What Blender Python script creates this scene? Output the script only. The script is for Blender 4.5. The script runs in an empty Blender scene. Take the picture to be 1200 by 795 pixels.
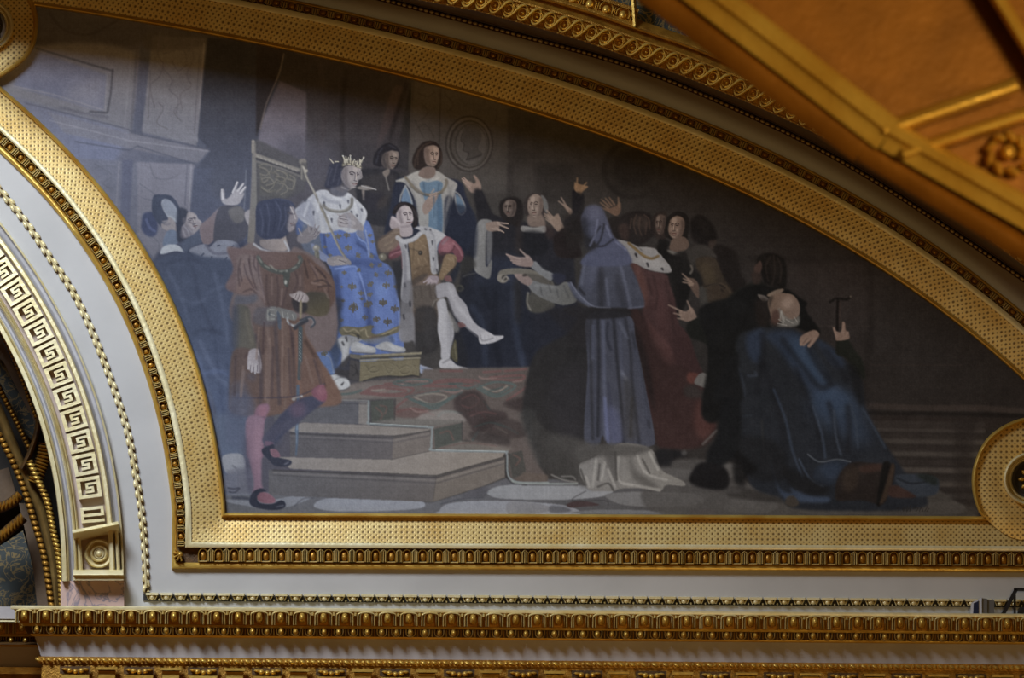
import bpy, bmesh, math, random
import numpy as np
from mathutils import Vector, Matrix
random.seed(7)
SC = bpy.context.scene
COL = SC.collection

# ================================================================= camera
CAM = Vector((0., -24., 0.)); AIM = Vector((0., 0., 7.8)); ROLL = math.radians(0.42)
FPX = 4200.                                        # focal length in photo pixels (frame taken as 1200 x 795)
cd = bpy.data.cameras.new('camera'); cam = bpy.data.objects.new('camera', cd); COL.objects.link(cam)
cd.sensor_width = 36.; cd.lens = FPX/1200*36.
cam.location = CAM
rotm = (AIM-CAM).to_track_quat('-Z', 'Y').to_matrix() @ Matrix.Rotation(ROLL, 3, 'Z')
cam.rotation_euler = rotm.to_euler()
cd.dof.use_dof = True; cd.dof.focus_distance = 25.2; cd.dof.aperture_fstop = 4.2
SC.camera = cam
CR, CU, CF = rotm @ Vector((1, 0, 0)), rotm @ Vector((0, 1, 0)), rotm @ Vector((0, 0, -1))
CRa, CUa, CFa, CAMa = (np.array(v) for v in (CR, CU, CF, CAM))
def P(px, py, d=0.):
    """point of the plane standing d metres in front of the wall that is seen at photo position px, py"""
    px = np.asarray(px, float); py = np.asarray(py, float); d = np.asarray(d, float)
    v = CFa+CRa*((px-600)/FPX)[..., None]+CUa*((397.5-py)/FPX)[..., None]
    t = (-d-CAMa[1])/v[..., 1]
    return CAMa+v*t[..., None]
MPX = 25.2/FPX                                     # metres per photo pixel on the wall

# ================================================================= light
w = bpy.data.worlds.new('world'); SC.world = w; w.use_nodes = True
wn = w.node_tree.nodes; wl = w.node_tree.links
bg = wn['Background']
tc = wn.new('ShaderNodeTexCoord'); sx = wn.new('ShaderNodeSeparateXYZ'); rp = wn.new('ShaderNodeValToRGB')
mp = wn.new('ShaderNodeMapRange'); mp.inputs[1].default_value = -1; mp.inputs[2].default_value = 1
wl.new(tc.outputs['Generated'], sx.inputs[0]); wl.new(sx.outputs[2], mp.inputs[0]); wl.new(mp.outputs[0], rp.inputs[0])
rp.color_ramp.elements[0].color = (.30, .145, .04, 1); rp.color_ramp.elements[0].position = .15
rp.color_ramp.elements[1].color = (.07, .04, .02, 1); rp.color_ramp.elements[1].position = .8
wl.new(rp.outputs[0], bg.inputs[0]); bg.inputs[1].default_value = .30
def area(name, loc, aim, size, power, col, sy=None):
    l = bpy.data.lights.new(name, 'AREA'); l.shape = 'RECTANGLE'; l.size = size; l.size_y = sy or size
    l.energy = power; l.color = col
    o = bpy.data.objects.new(name, l); COL.objects.link(o); o.location = loc
    o.rotation_euler = (Vector(aim)-Vector(loc)).to_track_quat('-Z', 'Y').to_euler(); return o
window = area('window_daylight', (-6.2, -7., 14.), (-3.1, 0, 6.6), 4., 325, (.82, .91, 1.), 3.4); window.data.spread = math.radians(82)
area('lower_hall_glow', (-1.5, -9., .4), (0, 0, 7.), 6., 45, (1., .46, .12))
area('coffer_fill', (3.4, -19.5, 3.2), (2.2, -14, 6.6), 1.2, 330, (1., .70, .28))  # added warm fill for the near coffer; no chandelier is seen
SC.view_settings.view_transform = 'Standard'; SC.view_settings.look = 'None'
SC.view_settings.gamma = 1.; SC.view_settings.use_curve_mapping = False
SC.view_settings.exposure = 0.

# ================================================================= helpers
def lin(h):
    c = [int(h[i:i+2], 16)/255. for i in (0, 2, 4)]
    return tuple(v/12.92 if v <= .04045 else ((v+.055)/1.055)**2.4 for v in c)+(1.,)
def mat(name, col, col2=None, rough=.5, metal=0., bump=.0, scale=6., detail=6., spec=.5, mix=(.35, .7), dist=.01):
    m = bpy.data.materials.new(name); m.use_nodes = True; n = m.node_tree.nodes; l = m.node_tree.links
    b = n['Principled BSDF']; b.inputs['Roughness'].default_value = rough; b.inputs['Metallic'].default_value = metal
    b.inputs['Specular IOR Level'].default_value = spec
    t = n.new('ShaderNodeTexCoord'); nz = n.new('ShaderNodeTexNoise')
    nz.inputs['Scale'].default_value = scale; nz.inputs['Detail'].default_value = detail
    l.new(t.outputs['Object'], nz.inputs['Vector'])
    cr = n.new('ShaderNodeValToRGB'); cr.color_ramp.elements[0].position = mix[0]; cr.color_ramp.elements[1].position = mix[1]
    cr.color_ramp.elements[0].color = lin(col); cr.color_ramp.elements[1].color = lin(col2 or col)
    l.new(nz.outputs['Fac'], cr.inputs[0]); l.new(cr.outputs[0], b.inputs['Base Color'])
    if bump:
        n2 = n.new('ShaderNodeTexNoise'); n2.inputs['Scale'].default_value = scale*7; n2.inputs['Detail'].default_value = 4
        l.new(t.outputs['Object'], n2.inputs['Vector'])
        bp = n.new('ShaderNodeBump'); bp.inputs['Strength'].default_value = bump; bp.inputs['Distance'].default_value = dist
        l.new(n2.outputs['Fac'], bp.inputs['Height']); l.new(bp.outputs[0], b.inputs['Normal'])
    return m
M = {}
M['gold'] = mat('gilding', 'dcb85c', 'c2943c', .36, .55, .25, 5)
M['gold_pale'] = mat('burnished_gilding', 'e8dcb4', 'dac890', .38, .25, .25, 5)
M['gold_deep'] = mat('aged_gilding', 'b58532', '8a5f1e', .42, .6, .4, 14)
M['gold_ground'] = mat('toned_gilding_ground', '5c3d12', '38240c', .6, .3, .4, 14)
M['mauve'] = mat('mauve_stone_paint', 'b3a299', 'a8968e', .7, 0, .15, 4)
M['lilac'] = mat('lilac_grey_paint', 'aba8ab', '9c999c', .6, 0, .15, 4)
M['wall'] = mat('grey_distemper', 'bcbab9', 'b3b1b0', .82, 0, .25, 2.2, dist=.004, spec=.25)
M['frieze'] = mat('grey_frieze_paint', 'b9b3b4', 'aaa4a4', .75, 0, .2, 3, spec=.3)
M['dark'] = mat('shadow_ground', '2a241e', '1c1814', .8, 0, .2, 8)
M['brown'] = mat('brown_soffit_paint', '6a5136', '54402c', .65, .1, .25, 5)
M['brown_gilt'] = mat('bronze_brown_panel', '8a5a1c', '74490f', .5, .35, .2, 6)
M['olive_gilt'] = mat('dull_gilded_rib', '8a6f3e', '6a522a', .5, .3, .3, 8)
M['gold_mid'] = mat('highlight_gilding', 'd9c488', 'c8ab64', .4, .3, .25, 5)  # paler gilding that paints highlights on cornice rims and frame bars
M['white_plastic'] = mat('white_plastic', 'c9ceda', 'c2c8d6', .4, 0, 0, 4)
M['grey_plastic'] = mat('grey_plastic', '6b6a6a', '5f5e5e', .5, 0, 0, 4)
M['screen'] = mat('blue_black_glass', '2a3452', '212a44', .25, 0, 0, 4)
M['iron'] = mat('black_iron', '22222a', '191920', .45, .3, .1, 20)
def punched():
    m = mat('punched_gilding', 'dfc482', 'cfa95e', .42, .3, 0, 5); n = m.node_tree.nodes; l = m.node_tree.links
    b = n['Principled BSDF']; uv = n.new('ShaderNodeUVMap'); s = n.new('ShaderNodeSeparateXYZ'); l.new(uv.outputs[0], s.inputs[0])
    def mth(op, a, c=None, d=None):
        q = n.new('ShaderNodeMath'); q.operation = op
        for i, v in enumerate((a, c, d)):
            if v is None: continue
            if isinstance(v, (int, float)): q.inputs[i].default_value = v
            else: l.new(v, q.inputs[i])
        return q.outputs[0]
    U, V = s.outputs[0], s.outputs[1]
    pr = 6.5
    fr_ = lambda v, k: mth('SUBTRACT', mth('FRACT', mth('ADD', mth('DIVIDE', mth('ADD', v, 6500.), pr), k)), .5)
    hy = lambda a, c: mth('SQRT', mth('ADD', mth('MULTIPLY', a, a), mth('MULTIPLY', c, c)))
    r = mth('MINIMUM', hy(fr_(U, 0.), fr_(V, 0.)), mth('ADD', hy(fr_(U, .5), fr_(V, .5)), .09))
    mr = n.new('ShaderNodeMapRange'); mr.inputs[1].default_value = .14; mr.inputs[2].default_value = .29
    l.new(r, mr.inputs[0])
    mx = n.new('ShaderNodeMix'); mx.data_type = 'RGBA'
    old = b.inputs['Base Color'].links[0].from_socket
    mx.inputs[6].default_value = lin('7a6034'); l.new(old, mx.inputs[7]); l.new(mr.outputs[0], mx.inputs[0]); l.new(mx.outputs[2], b.inputs['Base Color'])
    bp = n.new('ShaderNodeBump'); bp.inputs['Strength'].default_value = .3; bp.inputs['Distance'].default_value = .004
    l.new(mr.outputs[0], bp.inputs['Height']); l.new(bp.outputs[0], b.inputs['Normal'])
    return m
M['punched'] = punched()
def marble():
    m = mat('rose_marble', 'c9aba0', 'b09490', .35, 0, 0, 5, 9); n = m.node_tree.nodes; l = m.node_tree.links; b = n['Principled BSDF']
    t = n.new('ShaderNodeTexCoord'); wv = n.new('ShaderNodeTexNoise'); wv.inputs['Scale'].default_value = 3.2; wv.inputs['Detail'].default_value = 9; wv.inputs['Distortion'].default_value = 2.5
    l.new(t.outputs['Object'], wv.inputs[0]); cr = n.new('ShaderNodeValToRGB'); e = cr.color_ramp.elements
    e[0].position = .47; e[0].color = (0, 0, 0, 1); e[1].position = .5; e[1].color = (1, 1, 1, 1); q = e.new(.54); q.color = (0, 0, 0, 1)
    l.new(wv.outputs['Fac'], cr.inputs[0]); mx = n.new('ShaderNodeMix'); mx.data_type = 'RGBA'
    l.new(b.inputs['Base Color'].links[0].from_socket, mx.inputs[6]); mx.inputs[7].default_value = lin('7d7684'); l.new(cr.outputs[0], mx.inputs[0]); l.new(mx.outputs[2], b.inputs['Base Color'])
    return m
M['marble'] = marble()
def arabesque():
    m = mat('arabesque_painting', '2a3230', '1c2422', .6, 0, .1, 6); n = m.node_tree.nodes; l = m.node_tree.links; b = n['Principled BSDF']
    t = n.new('ShaderNodeTexCoord'); wv = n.new('ShaderNodeTexNoise'); wv.inputs['Scale'].default_value = 5.5; wv.inputs['Detail'].default_value = 3; wv.inputs['Distortion'].default_value = 3.5
    l.new(t.outputs['Object'], wv.inputs[0]); cr = n.new('ShaderNodeValToRGB'); e = cr.color_ramp.elements
    e[0].position = .46; e[0].color = (0, 0, 0, 1); e[1].position = .49; e[1].color = (1, 1, 1, 1)
    q = e.new(.52); q.color = (1, 1, 1, 1); q = e.new(.55); q.color = (0, 0, 0, 1)
    l.new(wv.outputs['Fac'], cr.inputs[0]); mx = n.new('ShaderNodeMix'); mx.data_type = 'RGBA'
    l.new(b.inputs['Base Color'].links[0].from_socket, mx.inputs[6]); mx.inputs[7].default_value = lin('7a6434'); l.new(cr.outputs[0], mx.inputs[0]); l.new(mx.outputs[2], b.inputs['Base Color'])
    return m
M['arabesque'] = arabesque()

class MB:
    """collects faces in world metres; built as one mesh object"""
    def __init__(s): s.v = []; s.f = []; s.m = []; s.uv = []; s.n = 0
    def grid(s, V, mi=0, uv=None, closeu=False):
        r, c = V.shape[:2]; base = s.n
        s.v.append(V.reshape(-1, 3)); s.n += r*c
        uvs = (uv if uv is not None else np.zeros((r, c, 2))).reshape(-1, 2)
        s.uv.append(uvs)
        for i in range(r if closeu else r-1):
            a = base+i*c; b = base+((i+1) % r)*c
            for j in range(c-1):
                s.f.append((a+j, a+j+1, b+j+1, b+j)); s.m.append(mi)
    def poly(s, V, mi=0):
        V = np.asarray(V, float); base = s.n; s.v.append(V); s.uv.append(np.zeros((len(V), 2))); s.n += len(V)
        s.f.append(tuple(range(base, base+len(V)))); s.m.append(mi)
    def faces(s, V, F_, mi=0):
        base = s.n; V = np.asarray(V, float); s.v.append(V); s.uv.append(np.zeros((len(V), 2))); s.n += len(V)
        for f in F_: s.f.append(tuple(base+i for i in f)); s.m.append(mi)
    def build(s, name, mats, parent=None, smooth=True, origin=None):
        V = np.concatenate(s.v); U = np.concatenate(s.uv)
        og = np.array(origin) if origin is not None else (V.min(0)+V.max(0))/2
        if parent is not None: og = np.array(parent.location)
        me = bpy.data.meshes.new(name); me.from_pydata((V-og).tolist(), [], s.f)
        if not isinstance(mats, (list, tuple)): mats = [mats]
        for q in mats: me.materials.append(M[q] if isinstance(q, str) else q)
        me.polygons.foreach_set('material_index', s.m)
        if smooth: me.polygons.foreach_set('use_smooth', [True]*len(s.f))
        ul = me.uv_layers.new(name='UVMap')
        li = np.zeros(len(me.loops), int); me.loops.foreach_get('vertex_index', li)
        ul.data.foreach_set('uv', U[li].ravel())
        bm = bmesh.new(); bm.from_mesh(me); bmesh.ops.remove_doubles(bm, verts=bm.verts, dist=1e-6)
        bmesh.ops.recalc_face_normals(bm, faces=bm.faces); bm.to_mesh(me); bm.free()
        if smooth: me.set_sharp_from_angle(angle=math.radians(42))
        o = bpy.data.objects.new(name, me); COL.objects.link(o)
        if parent is not None: o.parent = parent
        else: o.location = og
        return o
def tag(o, label=None, cat=None, group=None, kind=None):
    for k, v in (('label', label), ('category', cat), ('group', group), ('kind', kind)):
        if v: o[k] = v
    return o
def thing(name, label, cat, loc, group=None):
    o = bpy.data.objects.new(name, None); COL.objects.link(o); o.location = Vector([float(v) for v in loc]); o.empty_display_size = .1
    return tag(o, label, cat, group)

class Path:
    """smooth line laid on the wall; offsets run to its outer side, in photo-pixel widths"""
    def __init__(s, pts, side=1, tables=None, corner=None):
        s.p = np.array(pts, float); d = np.diff(s.p, axis=0); s.l = np.r_[0, np.cumsum(np.hypot(d[:, 0], d[:, 1]))]
        t = d/np.hypot(d[:, 0], d[:, 1])[:, None]; n = np.stack([t[:, 1], -t[:, 0]], 1)*side
        nn = np.vstack([n[:1], n[:-1]+n[1:], n[-1:]]); nn[1:-1] /= np.maximum((nn[1:-1]*nn[1:-1]).sum(1)/2, .3)[:, None]
        s.nn = nn; s.n = n; s.side = side; s.tables = tables; s.corner = corner; s.L = s.l[-1]
    def at(s, S, O, flat=False):
        S = np.asarray(S, float); O = np.asarray(O, float)
        if s.tables:
            ks, T, kn = s.tables
            cols = np.stack([np.interp(S, ks, T[:, j]) for j in range(T.shape[1])], -1)
            Oo = np.zeros(np.broadcast(S, O).shape); Ob = np.broadcast_to(O, Oo.shape); Cb = np.broadcast_to(cols, Oo.shape+(T.shape[1],))
            flatO = Ob.ravel(); flatC = Cb.reshape(-1, T.shape[1])
            j = np.clip(np.searchsorted(kn, flatO)-1, 0, len(kn)-2); kn_ = np.array(kn)
            f = (flatO-kn_[j])/(kn_[j+1]-kn_[j]); idx = np.arange(len(flatO))
            Oo = (flatC[idx, j]*(1-f)+flatC[idx, j+1]*f).reshape(Oo.shape)
        else: Oo = O
        x = np.interp(S, s.l, s.p[:, 0]); y = np.interp(S, s.l, s.p[:, 1])
        nx = np.interp(S, s.l, s.nn[:, 0]); ny = np.interp(S, s.l, s.nn[:, 1])
        if s.corner is not None:                       # mitred only exactly at the corner
            k = s.corner; near = np.abs(S-s.l[k]) > .5
            i = np.clip(np.searchsorted(s.l, S)-1, 0, len(s.n)-1)
            hit = near & (np.abs(S-s.l[k]) < np.where(S < s.l[k], s.l[k]-s.l[k-1], s.l[k+1]-s.l[k])+.01)
            nx = np.where(hit, s.n[i, 0], nx); ny = np.where(hit, s.n[i, 1], ny)
            at_c = np.abs(S-s.l[k]) <= .5
            OL = np.interp(O, s.tables[2], s.left_row)
            OB = np.interp(O, s.tables[2], s.bottom_row)
            return np.where(at_c, s.p[k, 0]-OL, x+nx*Oo), np.where(at_c, s.p[k, 1]+OB, y+ny*Oo)
        return x+nx*Oo, y+ny*Oo
    def w(s, S, O, D):
        x, y = s.at(S, O); return P(x, y, D)
def line(a, b, n=2):
    t = np.linspace(0, 1, n)[:, None]; return np.array(a)*(1-t)+np.array(b)*t
def sweep(mb, path, prof, s0=0, s1=None, step=6., mi=0, extra=()):
    s1 = path.L if s1 is None else s1
    S = np.unique(np.r_[np.arange(s0, s1, step), s1, [e for e in extra if s0 <= e <= s1]])
    pr = np.array(prof, float)
    SS, OO = np.meshgrid(S, pr[:, 0], indexing='ij'); DD = np.broadcast_to(pr[:, 1], SS.shape)
    if path.corner is not None:
        sc_ = path.l[path.corner]; a = int(np.argmin(np.abs(S-sc_)))
        Ul = SS.copy(); Ul[a] += OO[a]; mb.grid(path.w(SS[:a+1], OO[:a+1], DD[:a+1]), mi, np.stack([Ul[:a+1], OO[:a+1]], -1))
        Ub = SS.copy(); Ub[a] -= OO[a]; mb.grid(path.w(SS[a:], OO[a:], DD[a:]), mi, np.stack([Ub[a:], OO[a:]], -1)); return
    mb.grid(path.w(SS, OO, DD), mi, np.stack([SS, OO], -1))
def bead(o0, o1, d0, h, n=7):
    """half-round ridge between two offsets"""
    return [((o0+o1)/2-(o1-o0)/2*math.cos(math.pi*i/(n-1)), d0+h*math.sin(math.pi*i/(n-1))) for i in range(n)]
def dome(mb, path, sc, oc, rs, ro, d0, h, mi=0, nu=10, nv=4, rot=0., sq=1.):
    th = np.linspace(0, 2*math.pi, nu, endpoint=False); ph = np.linspace(0, math.pi/2, nv)
    T, PH_ = np.meshgrid(th, ph, indexing='ij')
    c, s_ = np.cos(T), np.sin(T)
    if sq != 1.: c = np.sign(c)*np.abs(c)**sq; s_ = np.sign(s_)*np.abs(s_)**sq
    a = rs*c*np.cos(PH_); b = ro*s_*np.cos(PH_)
    S = sc+a*math.cos(rot)-b*math.sin(rot); O = oc+a*math.sin(rot)+b*math.cos(rot)
    mb.grid(path.w(S, O, d0+h*np.sin(PH_)), mi, closeu=True)
def tube(mb, path, pts_, r, d0, h, mi=0, nv=4, hs=None, closed=False):
    """half-round strand through (s, o) points"""
    p = np.array(pts_, float); n = len(p)
    if closed: t = np.roll(p, -1, 0)-np.roll(p, 1, 0)
    else: t = np.gradient(p, axis=0)
    t /= np.maximum(np.hypot(t[:, 0], t[:, 1]), 1e-6)[:, None]; nrm = np.stack([t[:, 1], -t[:, 0]], 1)
    a = np.linspace(-1, 1, nv+1); off = a*r; hh = np.sqrt(np.maximum(0, 1-a*a))*h
    S = p[:, 0:1]+nrm[:, 0:1]*off; O = p[:, 1:2]+nrm[:, 1:2]*off
    D = d0+hh[None]+(np.zeros(n) if hs is None else np.array(hs))[:, None]
    D[:, 0] -= .006; D[:, -1] -= .006
    V = path.w(S, O, D)
    if closed: mb.grid(V, mi, closeu=True)
    else:
        mb.grid(V, mi); mb.poly(V[0], mi); mb.poly(V[-1], mi)
def block(mb, path, s0, s1, o0, o1, d0, d1, mi=0, taper=0.):
    S = np.array([s0, s1, s1, s0, s0+taper, s1-taper, s1-taper, s0+taper]); O = np.array([o0, o0, o1, o1, o0+taper, o0+taper, o1-taper, o1-taper])
    V = path.w(S, O, np.array([d0]*4+[d1]*4))
    mb.faces(V, [(4, 5, 6, 7), (0, 1, 5, 4), (1, 2, 6, 5), (2, 3, 7, 6), (3, 0, 4, 7), (3, 2, 1, 0)], mi)
def arc(cx, cy, rx, ry, a0, a1, n=10):
    return [(cx+rx*math.cos(math.radians(a0+(a1-a0)*i/(n-1))), cy+ry*math.sin(math.radians(a0+(a1-a0)*i/(n-1)))) for i in range(n)]
def plate(mb, pts_, d0, d1, mi=0):
    """flat outline of the wall plane given real thickness from d0 to d1"""
    p = np.array(pts_, float)[:, :2]; A_ = P(p[:, 0], p[:, 1], d1); B_ = A_+np.array([0, d1-d0, 0])
    n = len(p); mb.poly(A_, mi); mb.poly(B_[::-1], mi)
    mb.faces(np.vstack([A_, B_]), [(i, (i+1) % n, n+(i+1) % n, n+i) for i in range(n)], mi)

# ================================================================= lines of the wall
cy_ = np.array([99.5, 148.5, 200, 243, 285.5, 336, 400, 455, 521, 560, 600]); cx_ = np.array([0, 50, 102, 140, 167.5, 194, 220.5, 240, 256, 261, 264.])
pl = np.polyfit(cy_, cx_, 4)
ty_ = np.array([2., 51, 87, 125, 157, 200, 241, 282, 328, 400, 447]); tx_ = np.array([0, 299, 451, 600, 701, 806, 900, 975.5, 1051, 1147, 1200.])
pt = np.polyfit(tx_, ty_, 5)
LX = lambda y: np.polyval(pl, y)
TY = lambda x: np.polyval(pt, x)
BY = lambda x: 601+(x-264)*.0047
ys = np.arange(20, 596, 8.); left_pts = np.stack([LX(ys), ys], 1)
corner = np.array([[264.3, BY(264.3)]])
bx = np.arange(290, 1281, 30.); bot_pts = np.stack([bx, BY(bx)], 1)
LB = np.vstack([left_pts, corner, bot_pts])
pk = Path(LB, -1); sC = pk.l[len(left_pts)]
s200 = pk.l[int((200-20)/8)]
KN = [0, 6, 36, 42, 56, 63]
LR, BR = np.array([0, 5, 40, 47, 57, 63.]), np.array([0, 6, 35, 41, 58, 66.])
frame_path = Path(LB, -1, tables=([0, s200, sC-200, sC-.6, sC+.6, 5000], np.array([[0, 5, 34.5, 40, 51, 59], [0, 5, 34.5, 40, 51, 59], LR, LR, BR, BR]), KN), corner=len(left_pts))
frame_path.left_row, frame_path.bottom_row = LR, BR
left_ext = Path(np.vstack([left_pts, [[264.3, 601], [265.2, 660]]]), -1, tables=([0, s200, sC-200, 5000], np.array([[0, 5, 34.5, 40, 51, 59], [0, 5, 34.5, 40, 51, 59], LR, LR]), KN))
bot_ext = Path([(200, BY(200)), (1285, BY(1285))], -1, tables=([0, 5000], np.array([BR, BR]), KN))
tx = np.arange(-60, 1301, 12.); top_pts = np.stack([tx, TY(tx)], 1)
i_ = tx > 1200; top_pts[i_, 1] = TY(1200)+(tx[i_]-1200)*.93
i_ = tx < 0; top_pts[i_, 1] = TY(0)+(tx[i_])*.11
top_path = Path(top_pts, 1, tables=([0, 5000], np.array([[0, 6, 40, 47, 56, 60.]]*2), KN))

# ================================================================= structure: the wall
ay = np.array([200, 259, 293, 331, 369, 400, 455, 511, 564, 600, 640, 681, 709.]); ax = np.array([-52, 0, 26, 50, 70.5, 86.5, 110.5, 127, 137, 141, 143.5, 145, 145.5])
pa = np.polyfit(ay, ax, 4); AX = lambda y: np.polyval(pa, y)
ya = np.arange(150, 712, 8.); arch_pts = np.stack([AX(ya), ya], 1)
mb = MB()
Wp = [(x, y) for x, y in arch_pts]+[(145.5, 765), (1500, 775), (1500, -260), (-260, -260), (-260, 100)]
plate(mb, Wp, -.25, 0.)
tag(mb.build('wall_back', 'wall', smooth=False), kind='structure')

# ---------------------------------------------------------------- painted canvas (numpy brush strokes)
PS = 2                       # brush raster cells per photo pixel
PW, PH = 1260, 612
CAN = np.zeros((PH*PS, PW*PS, 3), np.float32)
VX, VY, VK = 0., 0., 1.
def use(x, y, w):
    global VX, VY, VK
    VX, VY, VK = x, y, w/1192.
def hexc(h):
    return np.array([int(h[i:i+2], 16)/255. for i in (0, 2, 4)], np.float32)
def pts(s):
    a = np.array([[float(v) for v in p.split(',')] for p in s.split()], float)
    return (a*VK + np.array([VX, VY]))*PS
def cat(P_, closed=True, k=5):
    n = len(P_)
    if n < 3: return P_
    out = []
    rng = range(n if closed else n-1)
    for i in rng:
        if closed: a, b, c, d = P_[i-1], P_[i], P_[(i+1) % n], P_[(i+2) % n]
        else: a, b, c, d = P_[max(i-1, 0)], P_[i], P_[i+1], P_[min(i+2, n-1)]
        for j in range(k):
            t = j/k
            out.append(.5*((2*b)+(-a+c)*t+(2*a-5*b+4*c-d)*t*t+(-a+3*b-3*c+d)*t**3))
    if not closed: out.append(P_[-1])
    return np.array(out)
def boxblur(m, r):
    r = int(round(r))
    if r < 1: return m
    for ax in (0, 1):
        for _ in range(2):
            p = np.pad(m, [(r+1, r) if q == ax else (0, 0) for q in (0, 1)], mode='edge')
            c = np.cumsum(p, axis=ax, dtype=np.float64)
            n = m.shape[ax]
            hi = np.take(c, range(2*r+1, 2*r+1+n), axis=ax); lo = np.take(c, range(0, n), axis=ax)
            m = ((hi-lo)/(2*r+1)).astype(np.float32)
    return m
def comp(x0, y0, m, col, a):
    h, w = m.shape
    sub = CAN[y0:y0+h, x0:x0+w]
    m = (m*a)[..., None]
    sub *= (1-m); sub += m*col
def window(p, pad):
    x0 = max(0, int(p[:, 0].min()-pad)); x1 = min(PW*PS, int(p[:, 0].max()+pad)+1)
    y0 = max(0, int(p[:, 1].min()-pad)); y1 = min(PH*PS, int(p[:, 1].max()+pad)+1)
    return x0, y0, x1, y1
def fillmask(p, x0, y0, x1, y1):
    xs = np.arange(x0, x1)+.5; ys = np.arange(y0, y1)+.5
    m = np.zeros((len(ys), len(xs)), np.float32)
    q = np.roll(p, -1, axis=0)
    for r, y in enumerate(ys):
        k = ((p[:, 1] <= y) != (q[:, 1] <= y))
        if not k.any(): continue
        a, b = p[k], q[k]
        xc = np.sort(a[:, 0]+(y-a[:, 1])*(b[:, 0]-a[:, 0])/(b[:, 1]-a[:, 1]))
        for i in range(0, len(xc)-1, 2):
            lo, hi = xc[i], xc[i+1]
            m[r] += np.clip(np.minimum(xs+.5, hi)-np.maximum(xs-.5, lo), 0, 1)
    return np.clip(m, 0, 1)
def F(col, s, soft=.6, a=1., sm=True, g=None, col2=None):
    """filled shape; g = 'x0,y0 x1,y1' with col2 blends to a second pigment"""
    p = pts(s)
    if sm: p = cat(p)
    r = soft*PS*.8
    x0, y0, x1, y1 = window(p, 2*r+3)
    if x1 <= x0 or y1 <= y0: return
    m = boxblur(fillmask(p, x0, y0, x1, y1), r)
    c = hexc(col)
    if g:
        e = pts(g); d = e[1]-e[0]
        X, Y = np.meshgrid(np.arange(x0, x1), np.arange(y0, y1))
        t = np.clip(((X-e[0, 0])*d[0]+(Y-e[0, 1])*d[1])/(d@d), 0, 1)[..., None]
        c = c*(1-t)+hexc(col2)*t
    comp(x0, y0, m, c, a)
def L(col, s, w=2., a=1., soft=.4, w2=None, sm=True):
    """brush stroke, width in photo pixels, may taper to w2"""
    p = pts(s)
    if sm and len(p) > 2: p = cat(p, False)
    w *= PS; w2 = w if w2 is None else w2*PS
    x0, y0, x1, y1 = window(p, max(w, w2)/2+2*soft*PS+3)
    if x1 <= x0 or y1 <= y0: return
    X, Y = np.meshgrid(np.arange(x0, x1)+.5, np.arange(y0, y1)+.5)
    m = np.zeros(X.shape, np.float32); n = len(p)-1
    for i in range(n):
        a_, b_ = p[i], p[i+1]; d = b_-a_; dd = max(d@d, 1e-6)
        t = np.clip(((X-a_[0])*d[0]+(Y-a_[1])*d[1])/dd, 0, 1)
        di = np.hypot(X-a_[0]-t*d[0], Y-a_[1]-t*d[1])
        ww = w+(w2-w)*(i+t)/n
        m = np.maximum(m, np.clip(ww/2-di+.5, 0, 1))
    comp(x0, y0, boxblur(m, soft*PS*.7), hexc(col), a)
def E(col, x, y, rx, ry, rot=0, soft=.6, a=1., **k):
    c, s_ = math.cos(math.radians(rot)), math.sin(math.radians(rot))
    F(col, ' '.join('%.1f,%.1f' % (x+rx*math.cos(t)*c-ry*math.sin(t)*s_, y+rx*math.cos(t)*s_+ry*math.sin(t)*c)
                    for t in [i*math.pi/8 for i in range(16)]), soft, a, **k)
def fleur(x, y, s=22, rot=0, col='6b6350', a=.85):
    def R(u, v):
        c, n = math.cos(math.radians(rot)), math.sin(math.radians(rot))
        return '%.1f,%.1f' % (x+(u*c-v*n)*s, y+(u*n+v*c)*s)
    F(col, ' '.join([R(0, -1.4), R(.35, -.5), R(.12, .2), R(-.12, .2), R(-.35, -.5)]), .3, a)
    for q in (-1, 1):
        L(col, ' '.join([R(q*.95, .05), R(q*.8, -.55), R(q*.3, -.25), R(0, .25)]), 1.7*s/22, a, .3)
    L(col, R(-.5, .3)+' '+R(.5, .3), 1.5*s/22, a, .3)
    F(col, ' '.join([R(-.2, .35), R(.2, .35), R(.12, 1.), R(-.12, 1.)]), .3, a)
def hand(col, palm, fingers, w=3.4, dark='30251f'):
    F(col, palm, .4)
    for f in fingers: L(dark, f, w*.30+w*.9, .35, .5); L(col, f, w*.85, 1, .3, w2=w*.55)
def mixc(a, b, t):
    return ''.join('%02x' % int(max(0, min(255, (hexc(a)[i]*(1-t)+hexc(b)[i]*t)*255))) for i in range(3))
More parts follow.
